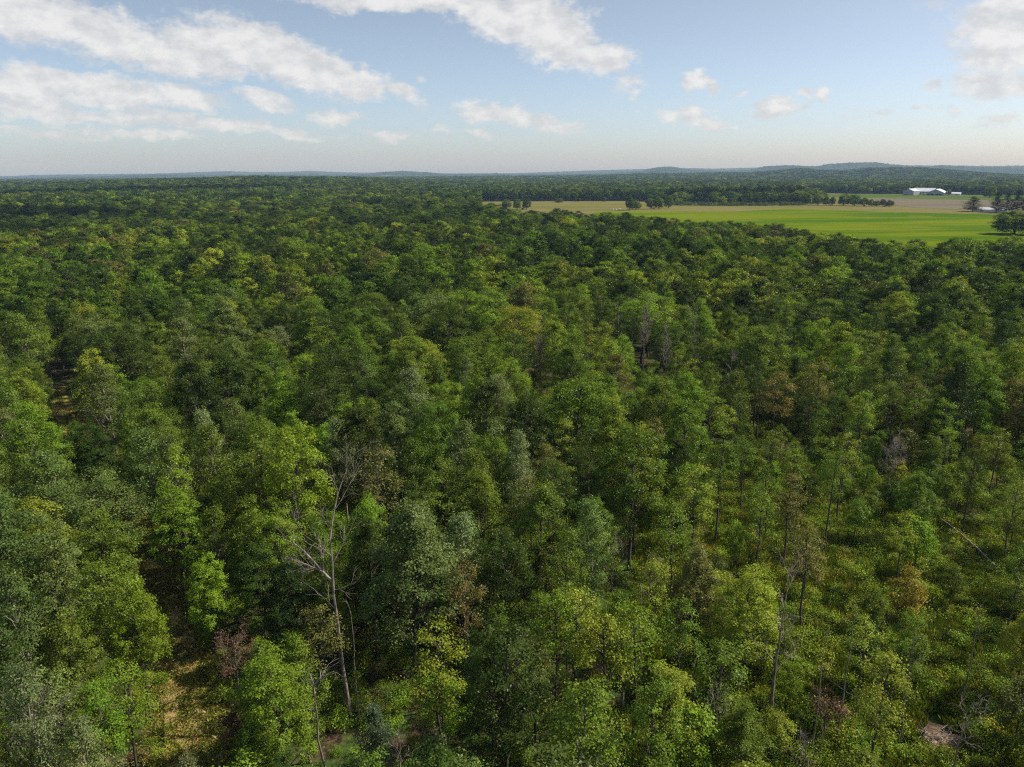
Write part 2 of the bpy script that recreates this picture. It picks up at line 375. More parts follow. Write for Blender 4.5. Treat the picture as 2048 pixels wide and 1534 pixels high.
# ------------------------------------------------------------------ tree prototypes
def leaf_cards(r, cen, dirs, n_each, size, spread, flat, tone_c, up=0.75, out=None, outw=0.45, aspect=0.62):
    """cen (m,3) twig tips; n_each leaves around each -> quads."""
    m = len(cen); n = m * n_each
    c = np.repeat(cen, n_each, axis=0); dd = np.repeat(dirs, n_each, axis=0)
    g = r.normal(size=(n, 3)) * np.array([spread, spread, spread * flat])
    along = r.normal(size=n)[:, None] * dd * spread * 0.7
    p = c + g + along
    nr = r.normal(size=(n, 3)); nr /= np.linalg.norm(nr, axis=1)[:, None]
    o_ = np.repeat(out, n_each, axis=0) if out is not None else 0
    cn = r.normal(size=(m, 3)); cn /= np.linalg.norm(cn, axis=1)[:, None]
    nv = nr * 0.52 + np.array([0, 0, up]) + o_ * outw + np.repeat(cn, n_each, axis=0) * 0.42
    nv /= np.linalg.norm(nv, axis=1)[:, None]
    t = np.cross(nv, r.normal(size=(n, 3))); t /= np.linalg.norm(t, axis=1)[:, None] + 1e-9
    b = np.cross(nv, t)
    L = size * r.uniform(0.65, 1.25, n)[:, None]; W = L * aspect
    fold = nv * (L * 0.12)
    v = np.stack([p - t * L * 0.5, p + b * W * 0.5 + fold, p + t * L * 0.5, p - b * W * 0.5 + fold], axis=1).reshape(-1, 3)
    f = np.arange(n * 4).reshape(-1, 4)
    tone = np.clip(np.repeat(tone_c, n_each) * 0.55 + r.uniform(0, 1, n) * 0.45, 0, 1)
    return v, f, tone
def broadleaf(seed, h, hb, rmax, shape, nl, asc, ntw, nlf, size, spread, flat=0.45, lump=0.22, bark='bark', trunk_r=0.16, lean=0.0, up=0.75, outw=0.45, wood=True, multi=1, topcol=0):
    r = np.random.default_rng(seed); mb = MB()
    # trunk with a little wander
    k = 9; zz = np.linspace(-0.3, h * 0.93, k); wx = np.cumsum(r.normal(size=k) * 0.10 * h / 15); wy = np.cumsum(r.normal(size=k) * 0.10 * h / 15)
    wx += lean * (zz / h) ** 2; wx -= wx[0]; wy -= wy[0]
    tr = trunk_r * (1 - zz.clip(0) / h) ** 0.75 + 0.015; tr[0] *= 1.35
    stems = [(np.stack([wx, wy, zz], -1), tr)]
    for q in range(multi - 1):
        a = r.uniform(0, 6.28); o = np.stack([np.cos(a) * (zz / h) ** 0.8 * rmax * 0.5, np.sin(a) * (zz / h) ** 0.8 * rmax * 0.5, 0 * zz - 0.0], -1)
        stems.append((stems[0][0] * np.array([1, 1, r.uniform(0.8, 0.95)]) + o, tr * 0.75))
    if wood:
        for P, q in stems: mb.tube(P, q, 6)
    tips = []; dirs = []; outs = []; tn = []
    ph = r.uniform(0, 6.28, 4); amp = r.uniform(0.5, 1, 4) * lump
    for i in range(nl):
        t = (i + r.uniform(0.1, 0.9)) / nl; t = t ** 0.9
        az = i * 2.39996 + r.normal() * 0.35
        if shape == 'dome': Rr = math.sqrt(max(0.0, 1 - (max(0, t - 0.32) / 0.68) ** 2.1)) * (0.72 + 0.28 * min(1, t / 0.32))
        elif shape == 'egg': Rr = math.sin(math.pi * min(1, (0.16 + 0.84 * t)) ** 0.85) ** 0.8 * 1.0
        elif shape == 'flame': Rr = (0.45 + 0.9 * t) if t < 0.45 else 0.87 * ((1 - t) / 0.55) ** 0.75
        else: Rr = (1 - t) ** 0.8
        Rr = rmax * max(0.08, Rr) * (1 + amp[0] * math.sin(az * 2 + ph[0]) + amp[1] * math.sin(az * 3 + t * 5 + ph[1]) + r.normal() * lump * 0.6)
        Rr = max(0.25, Rr); ze = hb + t * (h - hb) + r.normal() * 0.25
        st = stems[i % len(stems)][0]
        zs = max(hb * 0.75, ze - Rr * math.tan(asc + r.normal() * 0.12))
        zs = min(zs, ze - 0.15 * Rr); zs = min(zs, st[-1, 2])
        cx0 = np.interp(zs, st[:, 2], st[:, 0]); cy0 = np.interp(zs, st[:, 2], st[:, 1])
        cxe = np.interp(ze, st[:, 2], st[:, 0]); cye = np.interp(ze, st[:, 2], st[:, 1])
        p0 = np.array([cx0, cy0, zs]); p2 = np.array([cxe + math.cos(az) * Rr, cye + math.sin(az) * Rr, ze])
        L = np.linalg.norm(p2 - p0); pm = (p0 + p2) / 2 + np.array([0, 0, 0.10 * L]) + r.normal(size=3) * 0.06 * L
        s = np.linspace(0, 1, 5)[:, None]; P = (1 - s) ** 2 * p0 + 2 * s * (1 - s) * pm + s ** 2 * p2
        if wood and nl <= 60: mb.tube(P, (0.32 * trunk_r * (1 - s[:, 0]) + 0.014) * (0.8 + 0.04 * L), 4)
        dl = (p2 - p0) / L; side = np.cross(dl, [0, 0, 1.0]); side /= np.linalg.norm(side) + 1e-6
        out = np.array([math.cos(az), math.sin(az), 0.25])
        lt = r.uniform(0, 1)
        for j in range(ntw):
            u = 0.30 + 0.72 * ((j + r.uniform(0, 1)) / ntw) ** 0.8
            base = (1 - u) ** 2 * p0 + 2 * u * (1 - u) * pm + u ** 2 * p2
            ww = (0.16 * L * (1.15 - u) + 0.30) * (1 if j % 2 else -1) * r.uniform(0.4, 1.2)
            tip = base + side * ww + dl * abs(ww) * 0.6 + np.array([0, 0, r.uniform(0.0, 0.35)]) * spread * 2
            if wood and j % 3 == 0 and nlf > 16: mb.tube(np.array([base, (base + tip) / 2 + [0, 0, 0.05], tip]), [0.02, 0.014, 0.008], 3)
            tips.append(tip); dirs.append(dl + side * 0.5 * np.sign(ww)); outs.append(out); tn.append(np.clip(0.5 * lt + 0.5 * r.uniform(0, 1), 0, 1))
    tips = np.array(tips); dirs = np.array(dirs); dirs /= np.linalg.norm(dirs, axis=1)[:, None]
    v, f, tone = leaf_cards(r, tips, dirs, nlf, size, spread, flat, np.array(tn), up, np.array(outs), outw)
    crown = mesh_from('crown', v, f, M['leaf'], tone)
    trunk = mb.mesh('trunk', M[bark], True) if wood else None
    return trunk, crown
def lobed(seed, h, hb, rmax, nlobe, ntip, nlf, size, spread, lr=0.40, flat=0.7, bark='bark', trunk_r=0.17, up=0.6, outw=0.6, lean=0.0, pointy=0.0, inner=3, open_=0.0):
    """a broadleaf tree whose crown is a heap of rounded leafy boughs"""
    r = np.random.default_rng(seed); mb = MB()
    k = 9; zz = np.linspace(-0.3, h * 0.86, k); wx = np.cumsum(r.normal(size=k) * 0.11 * h / 15); wy = np.cumsum(r.normal(size=k) * 0.11 * h / 15)
    wx += lean * (zz / h) ** 2; wx -= wx[0]; wy -= wy[0]
    tr = trunk_r * (1 - zz.clip(0) / h) ** 0.75 + 0.015; tr[0] *= 1.35
    mb.tube(np.stack([wx, wy, zz], -1), tr, 6)
    sem = np.array([rmax * (1 - lr), rmax * (1 - lr), (h - hb) / 2 * (1 - lr * 0.55)]); cen = np.array([0, 0, (h + hb) / 2])
    tips = []; dirs = []; outs = []; tn = []
    n_all = nlobe + inner
    for i in range(n_all):
        if i < nlobe:
            u = 1 - 1.62 * (i + 0.5 + r.uniform(-0.3, 0.3)) / nlobe; a = i * 2.39996 + r.normal() * 0.3; q = math.sqrt(max(0, 1 - u * u)) * (1 - pointy * max(0, u) * 0.5)
            d = np.array([q * math.cos(a), q * math.sin(a), u]); c = cen + d * sem * (1 + r.normal() * 0.13)
            R0 = rmax * lr * r.uniform(0.72, 1.28)
        else:
            d = r.normal(size=3); d /= np.linalg.norm(d); c = cen + d * sem * 0.35; R0 = rmax * lr
        c[0] += np.interp(c[2], zz, wx); c[1] += np.interp(c[2], zz, wy)
        rad = math.hypot(c[0], c[1]); zs = max(hb * 0.8, c[2] - rad * r.uniform(0.6, 1.1)); zs = min(zs, zz[-1])
        p0 = np.array([np.interp(zs, zz, wx), np.interp(zs, zz, wy), zs]); L = np.linalg.norm(c - p0) + 1e-6
        pm = (p0 + c) / 2 + np.array([0, 0, 0.08 * L]) + r.normal(size=3) * 0.06 * L
        s = np.linspace(0, 1, 5)[:, None]; P_ = (1 - s) ** 2 * p0 + 2 * s * (1 - s) * pm + s ** 2 * c
        mb.tube(P_, 0.30 * trunk_r * (1 - s[:, 0]) + 0.022, 4)
        lt = r.uniform(0, 1); sq = r.uniform(0.55, 0.95)
        for j in range(ntip):
            v = r.normal(size=3); v /= np.linalg.norm(v); v = v + d * 0.55 + np.array([0, 0, 0.35]); v /= np.linalg.norm(v)
            tip = c + v * R0 * np.array([1, 1, sq]) * (r.uniform(0.55, 1.0) if open_ else r.uniform(0.80, 1.08))
            if j % 5 == 0 and nlf > 12: mb.tube(np.array([c, (c + tip) / 2 + [0, 0, 0.04], tip]), [0.02, 0.014, 0.007], 3)
            tips.append(tip); dirs.append(v); outs.append(v); tn.append(np.clip(0.45 * lt + 0.55 * r.uniform(0, 1), 0, 1))
    tips = np.array(tips); dirs = np.array(dirs)
    v, f, tone = leaf_cards(r, tips, dirs, nlf, size, spread, flat, np.array(tn), up, np.array(outs), outw)
    return mb.mesh('trunk', M[bark], True), mesh_from('crown', v, f, M['leaf'], tone)
def conifer(seed, h, hb, rmax, ntier, nper, nsp, size, bark='bark', taper=0.9, ragged=0.25):
    r = np.random.default_rng(seed); mb = MB(); zz = np.linspace(-0.3, h, 7)
    wob = np.cumsum(r.normal(size=(7, 2)) * 0.05, axis=0)
    mb.tube(np.column_stack([wob, zz]), 0.22 * (1 - zz.clip(0) / h) + 0.02, 6)
    tips = []; dirs = []; tn = []
    for i in range(ntier):
        t = i / (ntier - 1); z = hb + (h - hb) * t
        R0 = rmax * ((1 - t) ** taper + 0.06)
        for k in range(nper):
            az = r.uniform(0, 6.28); Rr = R0 * (1 + r.normal() * ragged)
            p0 = np.array([0, 0, z]); p1 = np.array([math.cos(az) * Rr, math.sin(az) * Rr, z + Rr * 0.18])
            mb.tube(np.array([p0, (p0 + p1) / 2 - [0, 0, 0.02], p1]), [0.05, 0.03, 0.012], 3)
            for j in range(5):
                u = 0.3 + 0.75 * j / 4; sd_ = np.array([-math.sin(az), math.cos(az), 0])
                tips.append(p0 + (p1 - p0) * u + sd_ * r.normal() * 0.22 * Rr * (1.1 - u * 0.6)); dirs.append([math.cos(az), math.sin(az), 0.2]); tn.append(r.uniform(0, 0.8))
    v, f, tone = leaf_cards(r, np.array(tips), np.array(dirs), nsp, size, 0.28 * (rmax / 3) ** 0.5, 0.28, np.array(tn), 1.0, None, 0, 0.35)
    return mb.mesh('trunk', M[bark], True), mesh_from('crown', v, f, M['needle'], tone)
def branchwork(mb, r, p, d, L, rad, depth, gnarl=0.22, split=3, updraft=0.25, k=4):
    """a bare branch and its side branches"""
    n = 5; pts = [p]; dirs = [d]
    for i in range(n - 1):
        d = d + r.normal(size=3) * gnarl * 0.5 + np.array([0, 0, updraft * 0.15]); d /= np.linalg.norm(d)
        p = p + d * L / (n - 1); pts.append(p); dirs.append(d)
    rr = np.linspace(rad, rad * 0.35, n) + 0.004
    mb.tube(np.array(pts), rr, k)
    if depth > 0:
        for q in range(split):
            i = r.integers(1, n); s = np.cross(dirs[i], r.normal(size=3)); s /= np.linalg.norm(s)
            nd = dirs[i] * 0.75 + s * r.uniform(0.5, 0.95) + np.array([0, 0, updraft * 0.5]); nd /= np.linalg.norm(nd)
            branchwork(mb, r, pts[i], nd, L * r.uniform(0.45, 0.72), rr[i] * 0.6, depth - 1, gnarl, split, updraft, 3)

print('prototypes')
P = {}
def proto(key, fn, *a, **k):
    t, c = fn(*a, **k)
    co = np.empty(len(c.vertices) * 3, dtype=np.float32); c.vertices.foreach_get('co', co); co = co.reshape(-1, 3)
    P.setdefault(key, []).append((t, c, float(co[:, 2].max()), float(np.percentile(np.hypot(co[:, 0], co[:, 1]), 97) * 2)))
for s in range(6): proto('maple', lobed, 10 + s, 15.0, 2.6, 3.5, 34, 13, 36, 0.20, 0.22, lr=0.29, pointy=(1.3, 0.9, 0.4)[s % 3])
for s in range(5): proto('oak', lobed, 30 + s, 14.5, 3.0, 4.5, 38, 14, 34, 0.21, 0.26, lr=0.28, pointy=0.3 * (s % 2))
for s in range(4): proto('poplar', broadleaf, 50 + s, 16.0, 4.5, 2.9, 'flame', 42, R(56), 7, 36, 0.20, 0.27, flat=0.9, bark='pale_bark', lean=-0.9, up=0.35, outw=0.7, lump=0.3)
for s in range(6): proto('thin_maple', lobed, 70 + s, 13.5, 5.4, 2.3, 15, 9, 19, 0.20, 0.25, lr=0.33, trunk_r=0.13, open_=1.0, inner=1, pointy=0.4)
for s in range(3): proto('sapling', lobed, 90 + s, 7.0, 1.0, 2.0, 12, 12, 26, 0.19, 0.20, lr=0.38, trunk_r=0.07)
for s in range(2): proto('pine', conifer, 100 + s, 16, 2.5, 3.6, 16, 7, 16, 0.30)
# middle distance
for s in range(5): proto('maple_mid', lobed, 110 + s, 15.0, 2.0, 3.8, 28, 9, 18, 0.36, 0.28, lr=0.30, pointy=(1.3, 0.9, 0.4)[s % 3])
for s in range(5): proto('oak_mid', lobed, 130 + s, 14.0, 2.5, 4.8, 30, 9, 19, 0.38, 0.32, lr=0.28, pointy=0.3 * (s % 2))
for s in range(2): proto('pine_mid', conifer, 150 + s, 17, 2.0, 4.6, 18, 9, 16, 0.55, taper=0.6)
for s in range(3): proto('solid_mid', lobed, 180 + s, 12.0, -0.8, 5.2, 30, 12, 26, 0.5, 0.42, lr=0.33, trunk_r=0.25)
for s in range(2): proto('bare_mid', broadleaf, 155 + s, 15, 5, 2.6, 'egg', 30, R(45), 6, 3, 0.25, 0.4)
# far
for s in range(4): proto('round_far', lobed, 160 + s, 14.0, 3.0, 5.0, 11, 7, 8, 1.0, 0.5, lr=0.38, inner=1)
for s in range(2): proto('tall_far', lobed, 170 + s, 16.0, 3.0, 4.2, 10, 7, 8, 1.0, 0.5, lr=0.40, inner=1, pointy=0.4)
def shrub_mesh(seed, w, h, n, nlf, size):
    r = np.random.default_rng(seed); a = r.uniform(0, 6.28, n); q = np.sqrt(r.uniform(0, 1, n)) * w / 2; z = h * (0.25 + 0.7 * r.uniform(0, 1, n) * np.sqrt(1 - (q / (w / 2)) ** 2 * 0.8))
    c = np.stack([np.cos(a) * q, np.sin(a) * q, z], -1); o = c / (np.linalg.norm(c, axis=1)[:, None] + 1e-6)
    v, f, t = leaf_cards(r, c, o, nlf, size, 0.2, 0.6, r.uniform(0, 1, n), 0.7, o, 0.4)
    return mesh_from('shrub', v, f, M['leaf'], t)
def tuft_mesh(seed, n, h, w):
    r = np.random.default_rng(seed); a = r.uniform(0, 6.28, n); q = np.sqrt(r.uniform(0, 1, n)) * w
    b = np.stack([np.cos(a) * q, np.sin(a) * q, np.zeros(n)], -1); d = np.stack([r.normal(size=n) * 0.35, r.normal(size=n) * 0.35, np.ones(n)], -1) * (h * r.uniform(0.5, 1, n))[:, None]
    s = np.stack([np.sin(a * 3), np.cos(a * 3), 0 * a], -1) * 0.025
    tip = b + d + np.stack([r.normal(size=n), r.normal(size=n), -0.3 + 0 * a], -1) * 0.12 * h
    v = np.stack([b - s, b + s, b + d * 0.6 + s * 0.7, tip], 1).reshape(-1, 3)
    return mesh_from('tuft', v, np.arange(n * 4).reshape(-1, 4), M['leaf'], r.uniform(0, 1, n))
SHRUBS = [shrub_mesh(200 + s, 2.0, 1.3, 34, 14, 0.16) for s in range(4)]
TUFTS = [tuft_mesh(220 + s, 46, 0.55, 0.45) for s in range(3)]

# ------------------------------------------------------------------ instancing of what nobody could count
def gn_scatter(name, loc, var, rotz, scl, tint, protos, label):
    me = bpy.data.meshes.new(name); n = len(loc)
    me.vertices.add(n); me.vertices.foreach_set('co', np.asarray(loc, np.float32).ravel())
    for nm, ty, arr, fld in (('variant', 'INT', var, 'value'), ('spin', 'FLOAT', rotz, 'value'), ('size', 'FLOAT_VECTOR', scl, 'vector'), ('tint', 'FLOAT_COLOR', tint, 'color')):
        a = me.attributes.new(nm, ty, 'POINT'); a.data.foreach_set(fld, np.ascontiguousarray(arr).ravel())
    o = link(name, me); tag(o, label, kind='stuff')
    g = bpy.data.node_groups.new(name, 'GeometryNodeTree')
    g.interface.new_socket('Geometry', in_out='INPUT', socket_type='NodeSocketGeometry'); g.interface.new_socket('Geometry', in_out='OUTPUT', socket_type='NodeSocketGeometry')
    N = NT(g); gi = N.n('NodeGroupInput'); go = N.n('NodeGroupOutput'); L = g.links
    def attr(nm, dt): return N.n('GeometryNodeInputNamedAttribute', data_type=dt, ins={'Name': nm}).outputs['Attribute']
    va = attr('variant', 'INT'); sp = attr('spin', 'FLOAT'); sz = attr('size', 'FLOAT_VECTOR')
    rot = N.n('ShaderNodeCombineXYZ', ins={2: sp}).outputs[0]
    join = N.n('GeometryNodeJoinGeometry')
    for i, objs in enumerate(protos):
        if not np.any(var == i): continue
        eq = N.n('FunctionNodeCompare', data_type='INT', operation='EQUAL'); L.new(va, eq.inputs[2]); eq.inputs[3].default_value = i
        jj = N.n('GeometryNodeJoinGeometry')
        for ob in objs:
            oi = N.n('GeometryNodeObjectInfo', transform_space='ORIGINAL'); oi.inputs[0].default_value = ob; L.new(oi.outputs['Geometry'], jj.inputs[0])
        ip = N.n('GeometryNodeInstanceOnPoints'); L.new(gi.outputs[0], ip.inputs['Points']); L.new(eq.outputs[0], ip.inputs['Selection'])
        L.new(jj.outputs[0], ip.inputs['Instance']); L.new(rot, ip.inputs['Rotation']); L.new(sz, ip.inputs['Scale']); L.new(ip.outputs[0], join.inputs[0])
    L.new(join.outputs[0], go.inputs[0])
    md = o.modifiers.new('scatter', 'NODES'); md.node_group = g
    return o
def loose(name, me): return bpy.data.objects.new(name, me)      # carries a shape for the scatter, never linked to the scene
KEYS = list(P.keys()); PIDX = {}; PROTO_OBJS = []
for k in KEYS:
    PIDX[k] = []
    for (t, c, h, w) in P[k]:
        PIDX[k].append(len(PROTO_OBJS)); PROTO_OBJS.append([loose('crown', c)] + ([loose('trunk', t)] if t else []))

# ------------------------------------------------------------------ colours
TINT = {
 'deep': (0.032,0.057,0.011), 'dark green': (0.060,0.100,0.015), 'mid green': (0.134,0.206,0.022), 'bright green': (0.185,0.292,0.022),
 'yellow-green': (0.255,0.315,0.032), 'grey-green': (0.140,0.198,0.046), 'silvery green': (0.21,0.265,0.095), 'blue-green': (0.085,0.130,0.062),
 'olive brown': (0.180,0.178,0.045), 'yellowing': (0.26,0.26,0.032), 'rusty red': (0.15,0.080,0.048), 'orange': (0.30,0.25,0.03)}
def jitter(r, c, s=0.14):
    b = 1 + r.normal() * s; return tuple(float(np.clip(v * b * (1 + r.normal() * 0.05), 0.004, 0.6)) for v in c)

# ------------------------------------------------------------------ single trees
placed = []      # x, y, radius
INDIV = []       # dicts
ANIMAL = None
def add_tree(x, y, kind, h, w, tint_name, variant, spin, source='fill', tint=None, label=None, group=None, name=None):
    INDIV.append(dict(x=x, y=y, kind=kind, h=h, w=w, tn=tint_name, v=variant, spin=spin, src=source, tint=tint, label=label, group=group, name=name))
    placed.append((x, y, w * 0.5))
r_t = np.random.default_rng(77)
# named trees of the near woods: crown top px, py, kind, height, width, tint, words
HERO = [
 (25,1105,'poplar',17,5.8,'grey-green'),(110,1035,'maple',16,6.6,'grey-green'),(215,1105,'maple',15,6.4,'mid green'),(258,1150,'maple',14,4.8,'bright green'),
 (48,1318,'poplar',15,4.2,'silvery green'),(160,1415,'poplar',13,3.8,'silvery green'),(115,1215,'maple',13.5,5.0,'mid green'),(238,1310,'thin_maple',12,4.0,'bright green'),
 (545,1292,'maple',13.5,5.4,'bright green'),(505,1440,'maple',9,3.6,'mid green'),(385,1498,'poplar',12.5,2.6,'silvery green'),(745,1412,'pine',9,5.0,'blue-green'),
 (850,1470,'sapling',9,4.6,'grey-green'),(930,1500,'sapling',8,4.6,'grey-green'),(300,850,'poplar',16.5,6.8,'grey-green'),(345,865,'poplar',15.5,5.5,'grey-green'),(412,808,'poplar',16.5,5.2,'silvery green'),
 (515,825,'maple',16,7.0,'mid green'),(95,888,'poplar',16,7.6,'grey-green'),(50,800,'maple',16,7.6,'bright green'),(40,730,'maple',16,8,'yellow-green'),
 (205,715,'poplar',17,8.5,'grey-green'),(285,760,'oak',16,8.5,'mid green'),(70,985,'maple',15,7,'yellow-green'),(190,1010,'maple',14.5,6.6,'mid green'),
 (330,960,'maple',14,7,'bright green'),(500,985,'maple',14,5.6,'mid green'),(545,1010,'maple',13,5.0,'bright green'),(180,620,'oak',17,12,'grey-green'),
 (640,735,'oak',17,11,'dark green'),(560,740,'maple',16,7,'bright green'),(825,725,'poplar',17,7.5,'silvery green'),(682,828,'poplar',15.5,5.2,'silvery green'),
 (1040,845,'poplar',16.5,5.4,'silvery green'),(990,860,'maple',15,6,'mid green'),(780,795,'maple',16,8,'grey-green'),(870,800,'oak',15.5,7.5,'mid green'),
 (872,1238,'thin_maple',13.5,5.2,'yellow-green'),(880,1340,'thin_maple',10,4.2,'bright green'),(1110,1172,'thin_maple',14,4.6,'bright green'),(1150,1185,'thin_maple',14,4.4,'yellow-green'),
 (1215,1215,'thin_maple',13,4.8,'yellow-green'),(1275,1205,'thin_maple',13,4.8,'bright green'),(925,1105,'thin_maple',15,3.6,'olive brown'),(1275,842,'maple',16.5,6.4,'yellow-green'),
 (1500,1130,'maple',13,6,'yellow-green'),(1555,735,'thin_maple',16,7,'olive brown'),(1640,715,'thin_maple',16,6,'olive brown'),(1825,1135,'sapling',6.5,4.2,'orange'),
 (750,890,'thin_maple',16,6.5,'olive brown'),(850,1000,'poplar',15,6.2,'silvery green'),(930,1010,'poplar',15,5.4,'silvery green'),(735,990,'maple',13.5,5,'bright green'),
 (1070,1300,'thin_maple',10,4.2,'olive brown'),(1400,1080,'maple',13,5.6,'olive brown'),(1190,985,'poplar',14.5,5.0,'grey-green'),(1230,790,'maple',16,7,'bright green'),
 (1380,740,'maple',16,7,'bright green'),(1620,640,'maple',16,8,'bright green'),(1570,590,'thin_maple',17,5.5,'bright green'),(1755,720,'poplar',15,6,'mid green'),
 (1450,1280,'thin_maple',11,5,'mid green'),(1490,1400,'maple',9,4.5,'mid green'),(1340,1330,'maple',11,5.5,'yellow-green'),(1385,1400,'sapling',8.5,4.5,'bright green'),
 (1180,1420,'sapling',8,4.4,'bright green'),(640,1210,'thin_maple',11,4.4,'olive brown'),(1800,560,'maple',17,8,'dark green'),(430,1000,'poplar',13,4.6,'mid green'),
 (1010,1050,'oak',14,7,'dark green'),(960,930,'maple',15,7,'mid green'),(1110,640,'maple',17,8.6,'yellow-green'),(450,590,'maple',17,9,'yellow-green'),
]
for (px, py, kind, h, w, tn) in HERO:
    x, y = top_at(px, py, h)
    add_tree(x, y, kind, h, w, tn, int(r_t.integers(0, len(P[kind]))), float(r_t.uniform(0, 6.28)), 'hero')
# bare trees, placed by base, listed again further down with their own shapes
DEAD = [  # px of top, py of top, height, spread, seed, style, label
 (668,968,21.5,7.5,1,'forked','tall bare dead tree with forked trunk and wide grey limb reaching left'),
 (650,1322,12.5,2.0,2,'snag','bare leaning snag with a hooked top in front of the tall forked dead tree'),
 (700,1170,13.0,1.2,3,'pole','thin bare pole standing just right of the forked dead trunk'),
 (1292,604,17,5.0,4,'brushy','brushy grey-pink dead tree with many fine upright twigs'),
 (1240,618,15,5.5,5,'open','open bare tree with spreading limbs left of the brushy grey dead tree'),
 (1392,622,17,5.0,6,'open','bare branching tree against a dark gap right of the brushy dead tree'),
 (1082,662,15,5.0,7,'brushy','drooping bare pinkish dead tree in the dense wood, left of the open bare tree'),
 (1575,1140,15,4.2,8,'forked','bare double-stemmed tree rising from the thinned wood, brownish limbs spread at top'),
 (1440,1385,8.5,5.0,9,'open','small pale bare tree with spidery limbs near the bottom edge'),
 (1930,1400,7.0,4.0,10,'open','low pale tangle of a dead tree right of the bare soil patch'),
 (1610,1470,5.5,3.0,11,'open','short grey dead sapling at the bottom edge below the double-stemmed bare tree'),
 (45,1375,12,5.5,12,'brushy','grey leafless bush of thin upright twigs below the silvery poplar at the left edge'),
 (1230,1085,9.5,4.0,13,'open','crooked bare grey tree in the dark gap at mid height of the picture'),
 (440,415,17,8,14,'brushy','pinkish grey dead tree far back in the left woodland'),
 (170,395,17,6,15,'open','pale bare tree standing out far back on the left'),
 (1790,870,10,4.5,16,'brushy','tangled brown dead crown in the thinned wood at right'),
 (785,1495,9.0,2.6,17,'open','pale bare twigs poking up beside the blue-green conifer'),
 (1500,560,16,6.0,18,'open','bare pale limbs in a dark hollow of the right-hand wood'),
 (1715,1180,14,1.4,19,'pole','very slender straight grey stem near the middle of the thinned wood'),
 (1655,1230,13,1.2,20,'pole','slender dark stem just left of the straight grey one in the thinned wood'),
 (1840,1230,12,1.2,21,'pole','slender leaning stem below the orange-leaved young tree'),
 (1290,1150,12,1.2,22,'pole','dark slender stem right of the crooked bare tree'),
 (1960,1190,11,1.2,23,'pole','thin bare stem below the long fallen trunk'),
 (1335,648,15,3.5,25,'brushy','thin twiggy bare tree between the brushy grey dead tree and the dark gap'),
 (1465,700,14,3.5,26,'open','bare forked stems poking above green crowns right of the centre of the wood'),
 (1525,950,10,1.3,27,'pole','dark slender stem at right, left of the tangled brown dead crown'),
 (1600,930,11,1.3,28,'pole','slender stem leaning slightly in the thinned wood below the tangled brown crown'),
 (1385,1290,10,1.2,24,'pole','thin grey stem at lower centre above the spidery bare tree'),
]
DPOS = []
for d in DEAD:
    x, y = top_at(d[0], d[1], d[2]); DPOS.append((x, y)); placed.append((x, y, 1.2 if d[2] < 25 else 2))

def zone(x, y):
    """how the wood looks here: 0 dense left, 1 middle right, 2 thinned lower right, 3 far back, 4 field edge"""
    px, py, _ = project(x, y, 14.0)
    d = math.hypot(x, y)
    return px, py, d
def is_thin(x, y):
    px, py, _ = project(x, y, 0.0)
    return px > 1330 + 0.35 * max(0, 1200 - py) and py > 930
def choose(r, x, y):
    px, py, d = zone(x, y); u = r.uniform()
    nz = smooth_noise(np.array(x), np.array(y), 0.045, 11)
    if is_thin(x, y):
        k = 'thin_maple' if u < 0.72 else 'sapling' if u < 0.86 else 'maple' if u < 0.94 else 'poplar'
        tn = r.choice(['yellow-green', 'mid green', 'bright green', 'olive brown', 'dark green', 'yellowing'], p=[.26, .33, .24, .08, .08, .01])
    elif px > 1050 and py > 560:
        k = 'maple' if u < 0.42 else 'thin_maple' if u < 0.72 else 'oak' if u < 0.88 else 'poplar'
        tn = r.choice(['dark green', 'mid green', 'bright green', 'yellow-green', 'olive brown', 'deep'], p=[.2, .33, .22, .14, .05, .06])
    elif py > 560:
        k = 'maple' if u < 0.46 else 'oak' if u < 0.74 else 'poplar' if u < 0.94 else 'thin_maple'
        tn = r.choice(['dark green', 'mid green', 'bright green', 'yellow-green', 'grey-green', 'deep'], p=[.26, .34, .20, .05, .07, .08])
        if k == 'poplar': tn = r.choice(['grey-green', 'silvery green', 'mid green'], p=[.42, .06, .52])
    else:
        k = 'maple' if u < 0.6 else 'oak' if u < 0.96 else 'poplar'
        tn = r.choice(['dark green', 'mid green', 'bright green', 'yellow-green', 'olive brown', 'deep'], p=[.26, .32, .18, .10, .04, .10])
    if nz > 0.45 and tn in ('dark green', 'deep'): tn = 'mid green'
    if nz < -0.45 and tn in ('bright green', 'yellow-green'): tn = 'dark green'
    return k, str(tn)
SIZES = {'maple': (9.0, 20.0, 0.36, 0.52), 'oak': (11.0, 18.5, 0.52, 0.72), 'poplar': (12.0, 18.5, 0.34, 0.48), 'thin_maple': (10.5, 16.5, 0.27, 0.40), 'sapling': (5, 9, 0.45, 0.6), 'pine': (12, 17, .4, .5)}
